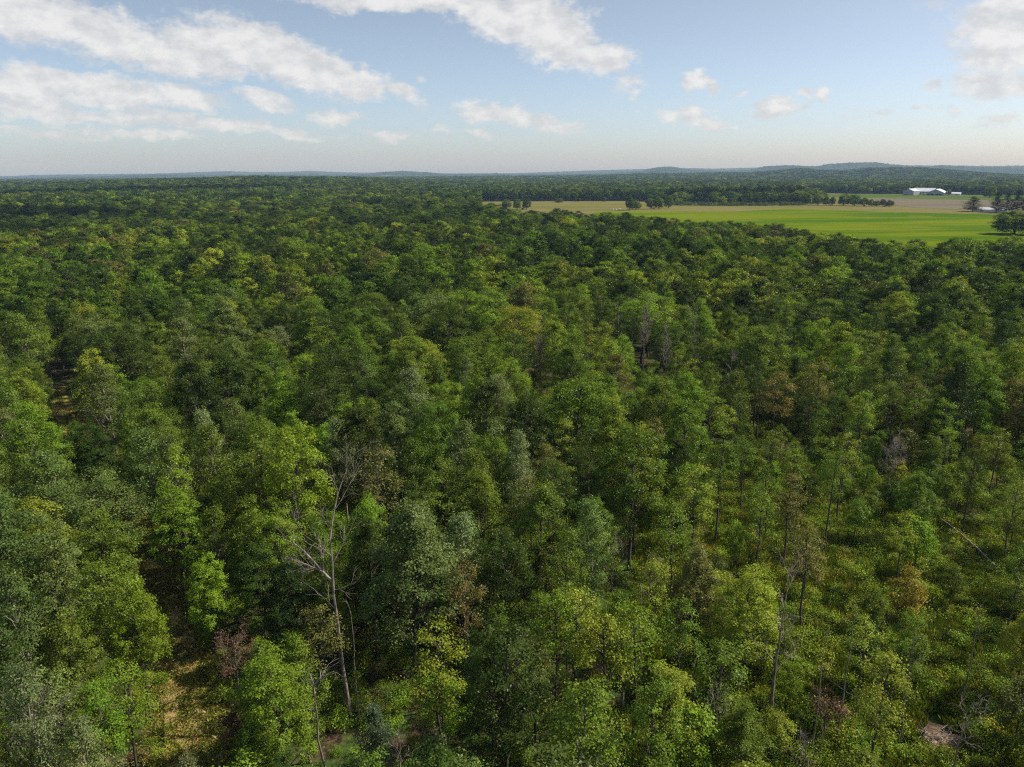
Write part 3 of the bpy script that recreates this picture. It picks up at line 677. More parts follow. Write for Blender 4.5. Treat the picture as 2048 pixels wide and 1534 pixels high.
# gaps in the wood: nothing grows between the camera and these openings and bare trees
GAPS = [(328,1235,34,0),(340,1290,36,0),(352,1350,36,0),(368,1420,42,0),(385,1490,44,0),(112,778,20,0),(118,805,16,0),
 (1930,1100,16,0),(1893,1068,12,0),(1972,1134,12,0),(1875,1480,34,0),(1720,1105,14,0),(1895,1280,14,0),(1680,1175,16,0),(1640,1330,16,0),(800,1330,30,0),(430,1290,16,0),(1505,1490,12,0),(1285,1060,10,0)]
for pxy, k, q in (((668,1000),0,18),((640,1050),0,22),((682,1120),0,14),((690,1250),0,12),((697,1350),0,12),((702,1430),0,10),((650,1335),1,12),((655,1420),1,10),((662,1500),1,10),((700,1250),2,6),((706,1380),2,6),
   ((1292,630),3,16),((1292,690),3,12),((1240,650),4,14),((1392,645),5,14),((1082,690),6,14),((1575,1180),7,22),((1560,1290),7,12),((1555,1400),7,10),((1440,1410),8,16),((1440,1470),8,10),((1930,1430),9,16),
   ((1610,1500),10,10),((1230,1115),12,14),((1790,890),15,14),((440,425),13,10),((170,405),14,10),((1500,590),17,10)):
    GAPS.append((pxy[0], pxy[1], q, math.hypot(*DPOS[k])))
GAPS = [(a, b, q, d if d else math.hypot(*ground(a, b))) for a, b, q, d in GAPS]
GAP = np.array(GAPS)
def hides(x, y, h, w, low=0.33):
    d = math.hypot(x, y); px, pt, wd = project(x, y, h); _, pb, _ = project(x, y, h * low); hw = w * 0.5 * F_PX / wd
    near = GAP[:, 3] > d + 0.5
    return bool(np.any(near & (np.abs(GAP[:, 0] - px) < GAP[:, 2] + hw * 0.85) & (GAP[:, 1] + GAP[:, 2] > pt) & (GAP[:, 1] - GAP[:, 2] < pb)))
# sunlit places: the trees towards the sun stand back from them
LIT = np.array([ground(*p) for p in [(328,1245),(336,1275),(350,1350),(375,1415),(385,1450),(390,1490),(112,775),(116,800),(1875,1480),(1860,1470),(1680,1170),(1700,1185),(1640,1330),(1935,1105),(1560,1180),(1760,1300),(1900,1290),(1500,1490)]])
SH = np.array([sd.x, sd.y]); SH = SH / np.linalg.norm(SH)
def shades(x, y, h, w):
    v = np.array([x, y]) - LIT; t = v @ SH; off = np.abs(v[:, 0] * SH[1] - v[:, 1] * SH[0]); zr = t * math.tan(SUN_EL)
    return bool(np.any((t > -1) & (off < w * 0.42) & (zr < h) & (zr > h * 0.25 - w)))
for q, H_ in enumerate(INDIV):
    if shades(H_['x'], H_['y'], H_['h'], H_['w']): print('hero shades', HERO[q])
for q, H_ in enumerate(INDIV):
    if hides(H_['x'], H_['y'], H_['h'], H_['w']): print('hero in a gap', HERO[q])
# dart throwing over the near wood
NEARR = 210.0
cell = {}
def cell_add(x, y, rad):
    cell.setdefault((int(x // 10), int(y // 10)), []).append((x, y, rad))
def cell_ok(x, y, rad):
    cx, cy_ = int(x // 10), int(y // 10)
    for i in (-1, 0, 1):
        for j in (-1, 0, 1):
            for (a, b, q) in cell.get((cx + i, cy_ + j), ()):
                if (a - x) ** 2 + (b - y) ** 2 < (q + rad) ** 2 * 0.62: return False
    return True
for (x, y, q) in placed: cell_add(x, y, q)
fill = []
r_f = np.random.default_rng(99)
tries = 0
cand_r = np.sqrt(r_f.uniform(6 ** 2, NEARR ** 2, 42000)); cand_a = r_f.uniform(-0.86, 0.86, 42000)
CLEAR = [ground(*p) + (q,) for p, q in (((1880,1478), 3.0), ((1700,1180), 2.5), ((1935,1105), 2.5), ((1640,1330), 2.0), ((1285,1060), 2.0))]
for rr_, aa_ in zip(cand_r, cand_a):
    x = rr_ * math.sin(aa_); y = rr_ * math.cos(aa_)
    k, tn = choose(r_f, x, y); h0, h1, w0, w1 = SIZES[k]
    u = r_f.uniform(); h = h0 + (h1 - h0) * u; w = h * (w0 + (w1 - w0) * r_f.uniform(0.0, 1.0))
    w *= 1.0 + 0.25 * min(1, max(0, (rr_ - 70) / 90))
    sp = w * 0.5 * (1.72 if is_thin(x, y) else 0.92)
    if k == 'sapling': sp = w * 0.45
    # nothing may stand so near that its crown would fill the picture's lower edge
    if rr_ < 22: continue
    if float(track_dist(np.array([x]), np.array([y]))[0]) < (2.1 + w * 0.36 if rr_ < 75 else 2.6): continue
    if any((x - a) ** 2 + (y - b) ** 2 < (q + 0.5 * w) ** 2 * 0.8 for a, b, q in CLEAR): continue
    if hides(x, y, h, w) or shades(x, y, h, w): continue
    # keep the bare trees in sight: no crown between them and the camera
    bad = False
    for (dx, dy), dd in zip(DPOS, DEAD):
        if dd[2] > 18 or dd[5] in ('snag', 'brushy', 'forked'):
            L2 = dx * dx + dy * dy; t = (x * dx + y * dy) / L2
            if 0.80 < t < 1.0 and abs(x * dy - y * dx) / math.sqrt(L2) < w * 0.45 + 0.4 and h > 6: bad = True; break
    if bad: continue
    if not cell_ok(x, y, sp): continue
    cell_add(x, y, sp); fill.append((x, y, k, h, w, tn, int(r_f.integers(0, len(P[k]))), float(r_f.uniform(0, 6.28))))
print('fill', len(fill))
# the 300 living trees that show largest are things, the rest is the wood
def in_view(x, y, h, w):
    px, py, wd = project(x, y, h * 0.9)
    if wd <= 1: return 0
    s = F_PX / wd; hw = w * 0.5 * s
    x0, x1 = max(0, px - hw), min(2048, px + hw); y0, y1 = max(0, py), min(1534, py + h * 0.7 * s)
    return max(0, x1 - x0) * max(0, y1 - y0)
fill.sort(key=lambda f: -in_view(f[0], f[1], f[3], f[4]))
N_FIELD = 38
n_take = 300 - len(INDIV) - N_FIELD
for f in fill[:n_take]:
    add_tree(f[0], f[1], f[2], f[3], f[4], f[5], f[6], f[7])
rest = fill[n_take:]

# trees standing singly out in the open land: px, py top, py base, width px, kind, tint, label
FIELD = [
 (1118,396,405.5,19,'solid_mid','mid green','round dark oak standing alone in the tan pasture'),
 (983,405,417,20,'solid_mid','mid green','low bushy tree at the left corner of the pasture'),
 (1013,399,418,22,'solid_mid','mid green','leftmost of three trees grouped at the pasture corner'),
 (1034,398,419,18,'solid_mid','mid green','middle of three trees grouped at the pasture corner'),
 (1053,397,419.5,20,'solid_mid','dark green','rightmost of three trees grouped at the pasture corner'),
 (1258,389,421,17,'solid_mid','dark green','tall dark tree standing among the pale bales in the pasture'),
 (1272,401,419,22,'solid_mid','mid green','short green tree touching the tall dark one by the bales'),
 (1300,396,418,22,'solid_mid','mid green','leftmost tree of the grove right of the pale bales'),
 (1318,393,418,22,'solid_mid','mid green','middle tree of the grove right of the pale bales'),
 (1337,391,416,20,'solid_mid','mid green','rightmost tree of the grove right of the pale bales'),
 (1152,394,403,9,'solid_mid','blue-green','small pale tree against the woodland edge behind the lone oak'),
 (1158,395,403,8,'solid_mid','blue-green','smaller pale tree right beside another at the woodland edge'),
 (1208,394,404,10,'solid_mid','blue-green','small pale tree at the woodland edge left of the pale bales'),
 (1411,396,410,14,'solid_mid','blue-green','pale green small tree just right of the tan house'),
 (1443,392,410,22,'solid_mid','yellow-green','pale round tree in the hedge right of the tan house'),
 (1465,396,410,14,'solid_mid','mid green','small tree right of the pale round one in the hedge'),
 (1611,385,409,28,'solid_mid','mid green','large round tree where the tree row leaves the wood'),
 (1636,388,411,20,'solid_mid','mid green','lighter green second tree of the row before the brown field'),
 (1652,392,411,16,'solid_mid','mid green','third tree of the row before the brown field, dark'),
 (1665,393,411,14,'solid_mid','mid green','fourth tree of the row before the brown field, narrow'),
 (1686,387,411.5,26,'solid_mid','mid green','tallest tree in the middle of the row before the brown field'),
 (1709,389,412,26,'solid_mid','mid green','broad tree right of the tallest one in the row'),
 (1728,395,412.5,20,'solid_mid','mid green','medium tree right of the broad one in the row'),
 (1742,398,413,14,'solid_mid','mid green','small tree fourth from the right end of the row'),
 (1753,401,413,12,'solid_mid','mid green','smallest tree of the row, third from its right end'),
 (1765,398,413,14,'solid_mid','blue-green','greyish tree second from the right end of the row'),
 (1779,400,413.5,17,'solid_mid','dark green','round dark tree ending the row at the right'),
 (1944,394,423,38,'pine_mid','dark green','dark cone-shaped tree left of the white shed roof'),
 (1992,386,425,30,'pine_mid','deep','leftmost tall pine of the group by the white shed roof'),
 (2012,387,426,26,'pine_mid','deep','second tall pine of the group by the white shed roof'),
 (2031,383,426,30,'pine_mid','deep','third tall pine of the group by the white shed roof'),
 (2052,385,427,30,'pine_mid','deep','tall pine cut by the right edge of the photo'),
 (2030,420,469,84,'solid_mid','mid green','huge round dark tree at the right end of the bright crop'),
 (1979,372,396,26,'solid_mid','mid green','oak standing alone right of the small white building'),
 (2018,375,393,18,'solid_mid','blue-green','hazy round tree behind the group of tall pines'),
 (1896,378,391,11,'solid_mid','mid green','small tree between the white barn and the small white building'),
 (1866,377,388.5,12,'solid_mid','mid green','tree top showing behind the big white barn'),
 (1590,384,408,22,'solid_mid','mid green','dark tree closing the wood left of the tree row'),
]
for i, (px, pt, pb, wpx, kind, tn, lab) in enumerate(FIELD):
    x, y = ground(px, pb); d = math.hypot(x, y, CAM_H)
    dep = d * math.cos(math.atan((px - CX) / F_PX)) ; s = project(x, y, 0)[2] / F_PX
    w = wpx * s; h = (pb - pt) * s * 1.02
    INDIV.append(dict(x=x, y=y, kind=kind, h=h, w=w, tn=tn, v=i % len(P[kind]), spin=i * 1.3, src='field', tint=None, label=lab, group=None, name=None))

NAME = {'maple': 'maple_tree', 'oak': 'oak_tree', 'poplar': 'poplar_tree', 'thin_maple': 'slender_tree', 'sapling': 'young_tree', 'pine': 'conifer_tree',
        'maple_mid': 'field_tree', 'oak_mid': 'field_oak', 'pine_mid': 'pine_tree', 'solid_mid': 'field_tree'}
NOUN = {'maple': 'maple', 'oak': 'oak', 'poplar': 'poplar', 'thin_maple': 'slender open-crowned tree', 'sapling': 'bushy young tree', 'pine': 'conifer'}
GROUP = {'maple': 'leafy trees of the near wood', 'oak': 'leafy trees of the near wood', 'poplar': 'leafy trees of the near wood', 'thin_maple': 'slender trees of the near wood',
         'sapling': 'young trees of the near wood', 'pine': 'conifers of the near wood'}
LANDMARKS = [((668,1080),'the tall forked dead tree'), ((655,1400),'the hooked bare snag'), ((1292,680),'the brushy grey dead tree'), ((1240,690),'the open bare tree'),
 ((1575,1280),'the double-stemmed bare tree'), ((340,1270),'the upper end of the track'), ((370,1460),'the lower grass track'), ((115,780),'the small grassy clearing'),
 ((745,1470),'the blue-green conifer'), ((470,1310),'the rusty-leaved dying tree'), ((1935,1100),'the long fallen trunk'), ((1870,1480),'the pale brush pile'),
 ((1825,1160),'the orange-leaved young tree'), ((1230,1140),'the crooked bare tree'), ((1790,900),'the tangled brown dead crown'), ((1082,710),'the drooping bare tree'),
 ((1440,1440),'the spidery bare tree'), ((1500,610),'the pale bare limbs'), ((20,1520),'the bottom left corner'), ((1024,1534),'the middle of the bottom edge'),
 ((2040,1520),'the bottom right corner'), ((2040,800),'the right edge, halfway up'), ((5,1000),'the left edge, halfway up'), ((1024,900),'the centre of the wood'), ((412,850),'the pale-trunked silvery poplar'), ((1275,880),'the yellow-topped maple')]
used_labels = set()
def name_it(t, px, py):
    col = {'deep': 'very dark green'}.get(t['tn'], t['tn']); noun = NOUN[t['kind']]
    sz = 'tall ' if t['h'] > 15.6 else 'small ' if t['h'] < 10.5 else ''
    fat = 'broad ' if t['w'] > 8.5 else 'narrow ' if t['w'] < 4.8 else ''
    order = sorted(LANDMARKS, key=lambda l: math.hypot(px - l[0][0], py - l[0][1]))
    for (lp, ln) in order[:14]:
        dx, dy = px - lp[0], py - lp[1]; q = math.hypot(dx, dy)
        dist = 'close' if q < 70 else 'a little' if q < 150 else 'some way' if q < 270 else 'well' if q < 420 else 'far'
        a = math.degrees(math.atan2(-dy, dx)) % 360
        dr = ['right of', 'upper right of', 'above', 'upper left of', 'left of', 'lower left of', 'below', 'lower right of'][int(((a + 22.5) % 360) // 45)]
        for look in (f'{sz}{col} {noun}', f'{sz}{fat}{col} {noun}'):
            lab = f'{look} {dist} {dr} {ln}'
            if lab not in used_labels and len(lab.split()) <= 15: used_labels.add(lab); return lab
    return lab
r_i = np.random.default_rng(5)
for t in INDIV:
    tm, cm, h0, w0 = P[t['kind']][t['v']]
    e = link(NAME[t['kind']], None, None, (t['x'], t['y'], 0.0)); e.empty_display_size = 0.5
    e.rotation_euler = (0, 0, t['spin']); sw = t['w'] / w0; e.scale = (sw, sw, t['h'] / h0)
    link('trunk', tm, e); c = link('crown', cm, e)
    if t['kind'] == 'poplar': e.rotation_euler = (0, 0, t['spin'] * 0.08)
    c['tint'] = jitter(r_i, TINT[t['tn']], 0.10)
    if t['src'] == 'field':
        tag(e, t['label'], 'tree', 'trees standing in the open farmland'); continue
    px, py, wd = project(t['x'], t['y'], t['h'] * 0.86)
    lab = name_it(t, px, py)
    tag(e, lab, 'tree', GROUP[t['kind']])

# ------------------------------------------------------------------ bare trees
def dead_tree(x, y, h, w, seed, style, label):
    r = np.random.default_rng(300 + seed)
    e = link('dead_tree', None, None, (x, y, 0.0)); tag(e, label, 'dead tree', 'bare dead trees in the wood')
    wood = M['dead_wood']
    k = 8; top = h * (0.80 if style != 'snag' else 0.86); zz = np.linspace(-0.3, top, k)
    wv = 0.05 if style == 'pole' else 0.11; wx = np.cumsum(r.normal(size=k) * wv); wy = np.cumsum(r.normal(size=k) * wv); wx -= wx[0]; wy -= wy[0]
    if style == 'snag': wx += -0.9 * (zz / top) ** 1.0
    if style == 'forked' and h > 18: wx += 0.2 * np.clip(zz / top, 0, 1)
    rb = {'forked': 0.17, 'snag': 0.13, 'pole': 0.085, 'brushy': 0.15, 'open': 0.12}[style] * (h / 15) ** 0.5
    mb = MB(); rad = rb * (1 - 0.75 * (zz.clip(0) / top)); rad[0] *= 1.4
    mb.tube(np.stack([wx, wy, zz], -1), rad, 7); link('trunk', mb.mesh('trunk', wood, True), e)
    def at(f): z = f * top; return np.array([np.interp(z, zz, wx), np.interp(z, zz, wy), z])
    def limb(f, d, L, rad_, depth, **kw):
        m = MB(); d = np.array(d, float); d /= np.linalg.norm(d); branchwork(m, r, at(f), d, L, rad_, depth, **kw)
        link('limb', m.mesh('limb', wood, True), e)
    if style == 'forked' and h > 18:
        limb(0.76, (-1, 0.1, 0.62), w * 0.62, 0.12, 3, split=5, gnarl=0.28)
        limb(0.62, (-0.75, -0.2, 1.0), w * 0.42, 0.05, 2, split=3)
        limb(0.99, (0.0, 0.2, 1), h * 0.22, 0.07, 3, split=4, gnarl=0.3)
        limb(0.86, (0.7, 0.2, 0.7), w * 0.36, 0.05, 2, split=4)
        limb(0.90, (-0.4, -0.5, 1), w * 0.34, 0.05, 2, split=4)
        limb(0.72, (0.9, -0.2, 0.25), w * 0.30, 0.03, 2, split=3)
        limb(0.30, (-0.9, -0.2, 0.0), 1.6, 0.025, 2, split=3, updraft=-0.2)
        limb(0.33, (-0.6, -0.7, -0.1), 1.5, 0.025, 2, split=3, updraft=-0.2)
    elif style == 'snag':
        limb(0.99, (0.7, 0.0, 0.7), 1.8, 0.09, 2, split=3); limb(0.93, (-0.2, 0.3, 1), 1.5, 0.06, 2, split=3); limb(0.8, (-0.8, 0.2, 0.4), 0.7, 0.03, 1)
    elif style == 'pole':
        limb(0.99, (0.1, 0, 1), 1.4, 0.03, 1); limb(0.8, (0.6, 0, 0.6), 0.8, 0.02, 1)
    else:
        n = {'brushy': 13, 'open': 7, 'forked': 7}[style]
        for i in range(n):
            f = 0.42 + 0.57 * (i + 0.5) / n; a = i * 2.4 + r.uniform(-0.4, 0.4); upw = {'brushy': 1.4, 'open': 0.9, 'forked': 1.1}[style]
            limb(f, (math.cos(a), math.sin(a) * 0.8, upw), w * 0.55 * r.uniform(0.7, 1.1) * (1.15 - 0.4 * f), rb * 0.34, 3 if style == 'brushy' else 2, split=4 if style == 'brushy' else 3, gnarl=0.26)
        limb(0.99, (0.1, 0, 1), h * 0.2, rb * 0.3, 3, split=4)
for (dx, dy), D in zip(DPOS, DEAD): dead_tree(dx, dy, D[2], D[3], D[4], D[5], D[6])

# red-leaved dying shrubs beside the track
def dying_shrub(px, py, h, w, seed, tn, label, nleaf=26):
    x, y = top_at(px, py, h); r = np.random.default_rng(seed)
    e = link('dying_tree', None, None, (x, y, 0)); tag(e, label, 'tree')
    mb = MB(); mb.tube(np.array([[0, 0, -0.2], [0.1, 0, h * 0.25], [0.05, 0.1, h * 0.5], [0.1, 0, h * 0.8]]), [0.08, 0.065, 0.05, 0.02], 6)
    for i in range(8):
        a = i * 2.4; d = np.array([math.cos(a) * 0.8, math.sin(a) * 0.8, 0.9]); d /= np.linalg.norm(d)
        branchwork(mb, r, np.array([0.08, 0.05, h * (0.35 + 0.05 * i)]), d, w * r.uniform(0.4, 0.6), 0.03, 2, split=4, gnarl=0.25)
    V = np.concatenate(mb.v); V = V[V[:, 2] > h * 0.3]; link('branches', mb.mesh('branches', M['dead_wood'], True), e)
    c = V[r.integers(0, len(V), 90)]; o = c / (np.linalg.norm(c, axis=1)[:, None] + 1e-6)
    v, f, t = leaf_cards(r, c, o, nleaf, 0.17, 0.22, 0.6, r.uniform(0, 1, len(c)), 0.6, o, 0.4)
    cr = link('leaves', mesh_from('leaves', v, f, M['leaf'], t), e); cr['tint'] = TINT[tn]
dying_shrub(462,1262,7.0,3.5,401,'rusty red','half-bare dying tree with rusty leaves right of the grass track',12)
dying_shrub(468,1425,4.0,2.4,402,'rusty red','reddish-brown leaved shrub hanging over the lower grass track',20)
dying_shrub(1655,1395,4.0,2.5,403,'rusty red','pinkish-leaved bush below the double-stemmed bare tree',12)

# fallen wood
def log(name, a, b, ra, rb, label, z0=0.25, z1=0.4, bend=0.3, seed=0):
    r = np.random.default_rng(seed); a = np.array([*a, z0]); b = np.array([*b, z1]); s = np.linspace(0, 1, 9)[:, None]
    P_ = a + (b - a) * s; nrm = np.cross(b - a, [0, 0, 1.0]); nrm /= np.linalg.norm(nrm)
    P_ = P_ + nrm * bend * np.sin(s * math.pi) + r.normal(size=P_.shape) * 0.03
    mb = MB(); mb.tube(P_, np.linspace(ra, rb, 9), 7)
    for i in (2, 4, 6):
        d = r.normal(size=3); d[2] = abs(d[2]); mb.tube(np.array([P_[i], P_[i] + d * 0.25]), [0.03, 0.015], 3)
    o = link(name, mb.mesh(name, M['dead_wood'], True)); tag(o, label, 'log' if 'log' in name else 'branch')
g1 = ground(1988,1146); g2 = ground(1880,1056)
log('fallen_log', g1, g2, 0.13, 0.09, 'long pale fallen trunk slanting across the undergrowth near the right edge', 0.9, 1.3, 0.3, 1)
log('fallen_branch', ground(1718,1425), ground(1632,1370), 0.05, 0.03, 'thin pale fallen branch lying across the slender trunks', 1.2, 1.7, -0.25, 2)
log('fallen_branch', ground(1640,1458), ground(1722,1458), 0.05, 0.04, 'dark thin branch lying level near the bottom, left of the bare soil', 0.4, 0.5, 0.05, 3)
log('fallen_branch', ground(1815,1028), ground(1790,1010), 0.06, 0.04, 'short pale broken branch below the tangled brown dead crown', 0.8, 1.2, 0.05, 4)
def brush_pile(px, py, w, d, n, seed, label):
    x, y = ground(px, py); r = np.random.default_rng(seed); e = link('brush_pile', None, None, (x, y, 0)); tag(e, label, 'brush pile')
    th = np.linspace(0, 2 * math.pi, 22, endpoint=False); rad = 1 + 0.25 * np.sin(th * 3 + seed) + r.normal(size=22) * 0.08
    rings = []
    for q, z in ((1.0, 0.03), (0.75, 0.16), (0.4, 0.30), (0.05, 0.36)):
        rings.append(np.stack([np.cos(th) * rad * q * w / 2, np.sin(th) * rad * q * d / 2, z + r.normal(size=22) * 0.03], -1))
    V = np.concatenate(rings); f = []
    for k in range(3):
        for j in range(22): f.append((k * 22 + j, k * 22 + (j + 1) % 22, (k + 1) * 22 + (j + 1) % 22, (k + 1) * 22 + j))
    link('soil', mesh_from('soil', V, f, M['straw'], smooth=True), e)
    mb = MB()
    for i in range(n):
        a = r.uniform(0, 3.14); c = np.array([r.normal() * w / 4, r.normal() * d / 4, r.uniform(0.2, 0.6)]); v = np.array([math.cos(a), math.sin(a), r.normal() * 0.15]) * r.uniform(0.4, 1.3)
        mb.tube(np.array([c - v, c + r.normal(size=3) * 0.06, c + v]), [0.03, 0.025, 0.012], 3)
    o = link('sticks', mb.mesh('sticks', M['dead_wood']), e); o['kind'] = 'stuff'
brush_pile(1875,1480,4.2,2.2,60,1,'pale brush pile on bare tan soil near the bottom right corner')
brush_pile(1720,1105,2.6,2.0,40,2,'tan heap of sticks under the slender trees at right')
brush_pile(1895,1280,2.8,1.4,30,3,'reddish soil and sticks in a gap below the fallen log')
brush_pile(1500,1490,2.4,1.6,36,4,'brown stick heap at the bottom, right of the small pale bare tree')

# ------------------------------------------------------------------ the rest of the wood
def tints(names, r):
    out = np.empty((len(names), 4), np.float32)
    for i, n in enumerate(names): out[i, :3] = jitter(r, TINT[n], 0.13)
    out[:, 3] = 1; return out
loc = []; var = []; spin = []; scl = []; tin = []
r_w = np.random.default_rng(21)
for (x, y, k, h, w, tn, v, s) in rest:
    _, _, h0, w0 = P[k][v]; loc.append((x, y, 0)); var.append(PIDX[k][v]); spin.append(s if k != 'poplar' else s * 0.08); scl.append((w / w0, w / w0, h / h0)); tin.append(tn)
tin = [tints(tin, r_w)]
loc = [np.array(loc)]; var = [np.array(var)]; spin = [np.array(spin)]; scl = [np.array(scl)]
def ring(r0, r1, sp, a0, a1, keys, probs, tnames, tprobs, seed, hs=1.0, ws=1.0):
    """hexagonal grid with strong jitter over a sector, thinned to the wooded land"""
    r = np.random.default_rng(seed)
    xm = r1 * math.sin(max(abs(a0), abs(a1)))
    xs = np.arange(-xm, xm, sp); ys = np.arange(0, r1, sp * 0.87)
    X, Y = np.meshgrid(xs, ys); X = X + (np.arange(len(ys))[:, None] % 2) * sp * 0.5
    X = X + r.uniform(-0.42, 0.42, X.shape) * sp; Y = Y + r.uniform(-0.42, 0.42, Y.shape) * sp
    X = X.ravel(); Y = Y.ravel(); rr = np.hypot(X, Y); az = np.arctan2(X, Y)
    keep = (rr >= r0) & (rr < r1) & (az > a0) & (az < a1) & ~inside(OPEN, X, Y)
    keep &= ~((track_dist(X, Y) < 3.5) & (rr < 260)) if r0 < 300 else True
    keep &= r.uniform(0, 1, len(X)) > 0.04
    X = X[keep]; Y = Y[keep]; n = len(X); rr = rr[keep]; az = az[keep]
    nz = smooth_noise(X, Y, 0.012, 31) + 0.6 * smooth_noise(X, Y, 0.045, 32)
    ki = r.choice(len(keys), n, p=probs)
    vv = np.empty(n, np.int64); h0 = np.empty(n); w0 = np.empty(n); pole = np.zeros(n, bool)
    for q, k in enumerate(keys):
        sel = np.where(ki == q)[0]; ch = r.integers(0, len(P[k]), len(sel))
        vv[sel] = np.array(PIDX[k])[ch]; h0[sel] = np.array([p[2] for p in P[k]])[ch]; w0[sel] = np.array([p[3] for p in P[k]])[ch]
    hn = smooth_noise(X, Y, 0.03, 33)
    uu = r.uniform(0, 1, n); H = (8.5 + 10.0 * uu + 1.8 * np.clip(hn, -1, 1)) * hs; W = sp * ws * (0.85 + 0.75 * uu) * r.uniform(0.85, 1.15, n)
    ti = r.choice(len(tnames), n, p=tprobs)
    base = np.array([TINT[q] for q in tnames])[ti] * (1 + 0.12 * r.normal(size=n))[:, None]
    base = base * (1 + 0.25 * np.clip(nz, -1, 1))[:, None] * np.array([1, 1, 1]) + 0
    base[:, 0] *= 1 + 0.15 * np.clip(nz, -1, 1)
    loc.append(np.stack([X, Y, height(X, Y)], -1)); var.append(vv); spin.append(r.uniform(0, 6.28, n)); scl.append(np.stack([W / w0, W / w0, H / h0], -1))
    tin.append(np.concatenate([np.clip(base, 0.004, 0.5), np.ones((n, 1))], -1).astype(np.float32)); print(name_ring, r0, r1, n)
name_ring = 'ring'
TN = ['deep', 'dark green', 'mid green', 'bright green', 'yellow-green', 'olive brown']
ring(NEARR, 330, 7.3, -0.84, 0.84, ['maple_mid', 'oak_mid', 'bare_mid'], [.66, .31, .03], TN, [.10, .24, .30, .20, .12, .04], 41)
ring(330, 520, 8.0, -0.84, 0.84, ['maple_mid', 'oak_mid', 'pine_mid', 'bare_mid'], [.42, .535, .03, .015], TN, [.16, .32, .30, .13, .06, .03], 42)
ring(520, 1000, 9.4, -0.82, 0.82, ['maple_mid', 'oak_mid'], [.3, .7], TN, [.22, .38, .27, .08, .03, .02], 43)
ring(1000, 2000, 10.0, -0.80, 0.80, ['round_far', 'tall_far'], [.75, .25], TN, [.22, .40, .27, .07, .02, .02], 44, 1.05)
ring(2000, 3400, 13.0, -0.78, 0.78, ['round_far', 'tall_far'], [.7, .3], TN, [.22, .42, .28, .05, .02, .01], 45, 1.1)
ring(3400, 6300, 19.0, -0.76, 0.76, ['round_far', 'tall_far'], [.7, .3], TN, [.22, .42, .28, .05, .02, .01], 46, 1.15)
# extra dense edge where the woods meet the pasture, seen from the side
def edge_row(pts, n, seed, back, h):
    r = np.random.default_rng(seed); pp = poly_path(pts, n); X = pp[:, 0] + r.normal(size=n) * 2; Y = pp[:, 1] + back + r.uniform(-2, 6, n)
    k = r.integers(0, len(P['oak_mid']), n); h0 = np.array([p[2] for p in P['oak_mid']])[k]; w0 = np.array([p[3] for p in P['oak_mid']])[k]
    H = h * r.uniform(0.8, 1.15, n); W = 12 * r.uniform(0.8, 1.2, n)
    loc.append(np.stack([X, Y, 0 * X], -1)); var.append(np.array(PIDX['oak_mid'])[k]); spin.append(r.uniform(0, 6.28, n)); scl.append(np.stack([W / w0, W / w0, H / h0], -1)); tin.append(tints(r.choice(['deep', 'dark green'], n), r))
edge_row([(x_ * (math.hypot(x_, y_) - 9) / math.hypot(x_, y_), y_ * (math.hypot(x_, y_) - 9) / math.hypot(x_, y_)) for x_, y_ in NEAR[2:]], 75, 54, 0, 15.0)
edge_row([ground(*p) for p in [(950,403),(1100,402),(1250,401),(1345,404)]], 55, 51, 8, 19)
edge_row([ground(*p) for p in [(1345,406),(1480,407),(1612,405)]], 80, 52, 10, 24)
edge_row([ground(*p) for p in [(1665,386.5),(1800,388),(1950,390),(2250,392)]], 70, 53, 10, 17)
loc = np.concatenate(loc); var = np.concatenate(var).astype(np.int32); spin = np.concatenate(spin).astype(np.float32); scl = np.concatenate(scl).astype(np.float32); tin = np.concatenate(tin)
print('wood trees', len(loc))
gn_scatter('forest', loc, var, spin, scl, tin, PROTO_OBJS, 'mixed green woodland stretching from the near wood to the horizon')

# undergrowth and grass
def undergrowth():
    r = np.random.default_rng(61); n = 26000
    rr = np.sqrt(r.uniform(18 ** 2, 170 ** 2, n)); a = r.uniform(-0.8, 0.8, n); X = rr * np.sin(a); Y = rr * np.cos(a)
    thin = np.array([is_thin(x, y) for x, y in zip(X, Y)])
    nz = smooth_noise(X, Y, 0.5, 62)
    keep = (r.uniform(0, 1, n) < np.where(thin, 0.95, 0.55)) & (track_dist(X, Y) > 2.7) & (nz > np.where(thin, -0.75, -0.5))
    for (cx_, cy_, q) in CLEAR[:1]: keep &= np.hypot(X - cx_, Y - cy_) > q * 0.8
    X = X[keep]; Y = Y[keep]; thin = thin[keep]; n = len(X)
    names = r.choice(['mid green', 'bright green', 'yellow-green', 'dark green', 'olive brown'], n, p=[.22, .36, .32, .06, .04])
    S = r.uniform(0.3, 0.95, n) ** 1.2 + 0.1; H = S * r.uniform(0.7, 1.6, n)
    t = tints(names, r)
    # a hedge of scrub before the far wood
    m = 320; hp = poly_path([ground(*p) for p in [(1340,410),(1420,411),(1500,411),(1600,410)]], m)
    X = np.concatenate([X, hp[:, 0] + r.normal(size=m) * 3]); Y = np.concatenate([Y, hp[:, 1] + r.normal(size=m) * 10])
    S = np.concatenate([S, r.uniform(2.0, 3.6, m)]); H = np.concatenate([H, r.uniform(1.8, 4.2, m)]); t = np.concatenate([t, tints(r.choice(['dark green', 'mid green', 'blue-green'], m), r)])
    n = len(X)
    gn_scatter('undergrowth', np.stack([X, Y, 0 * X], -1), r.integers(0, 4, n).astype(np.int32), r.uniform(0, 6.28, n).astype(np.float32), np.stack([S, S, H], -1).astype(np.float32), t,
               [[loose('shrub', s)] for s in SHRUBS], 'low leafy undergrowth between the trunks')
undergrowth()
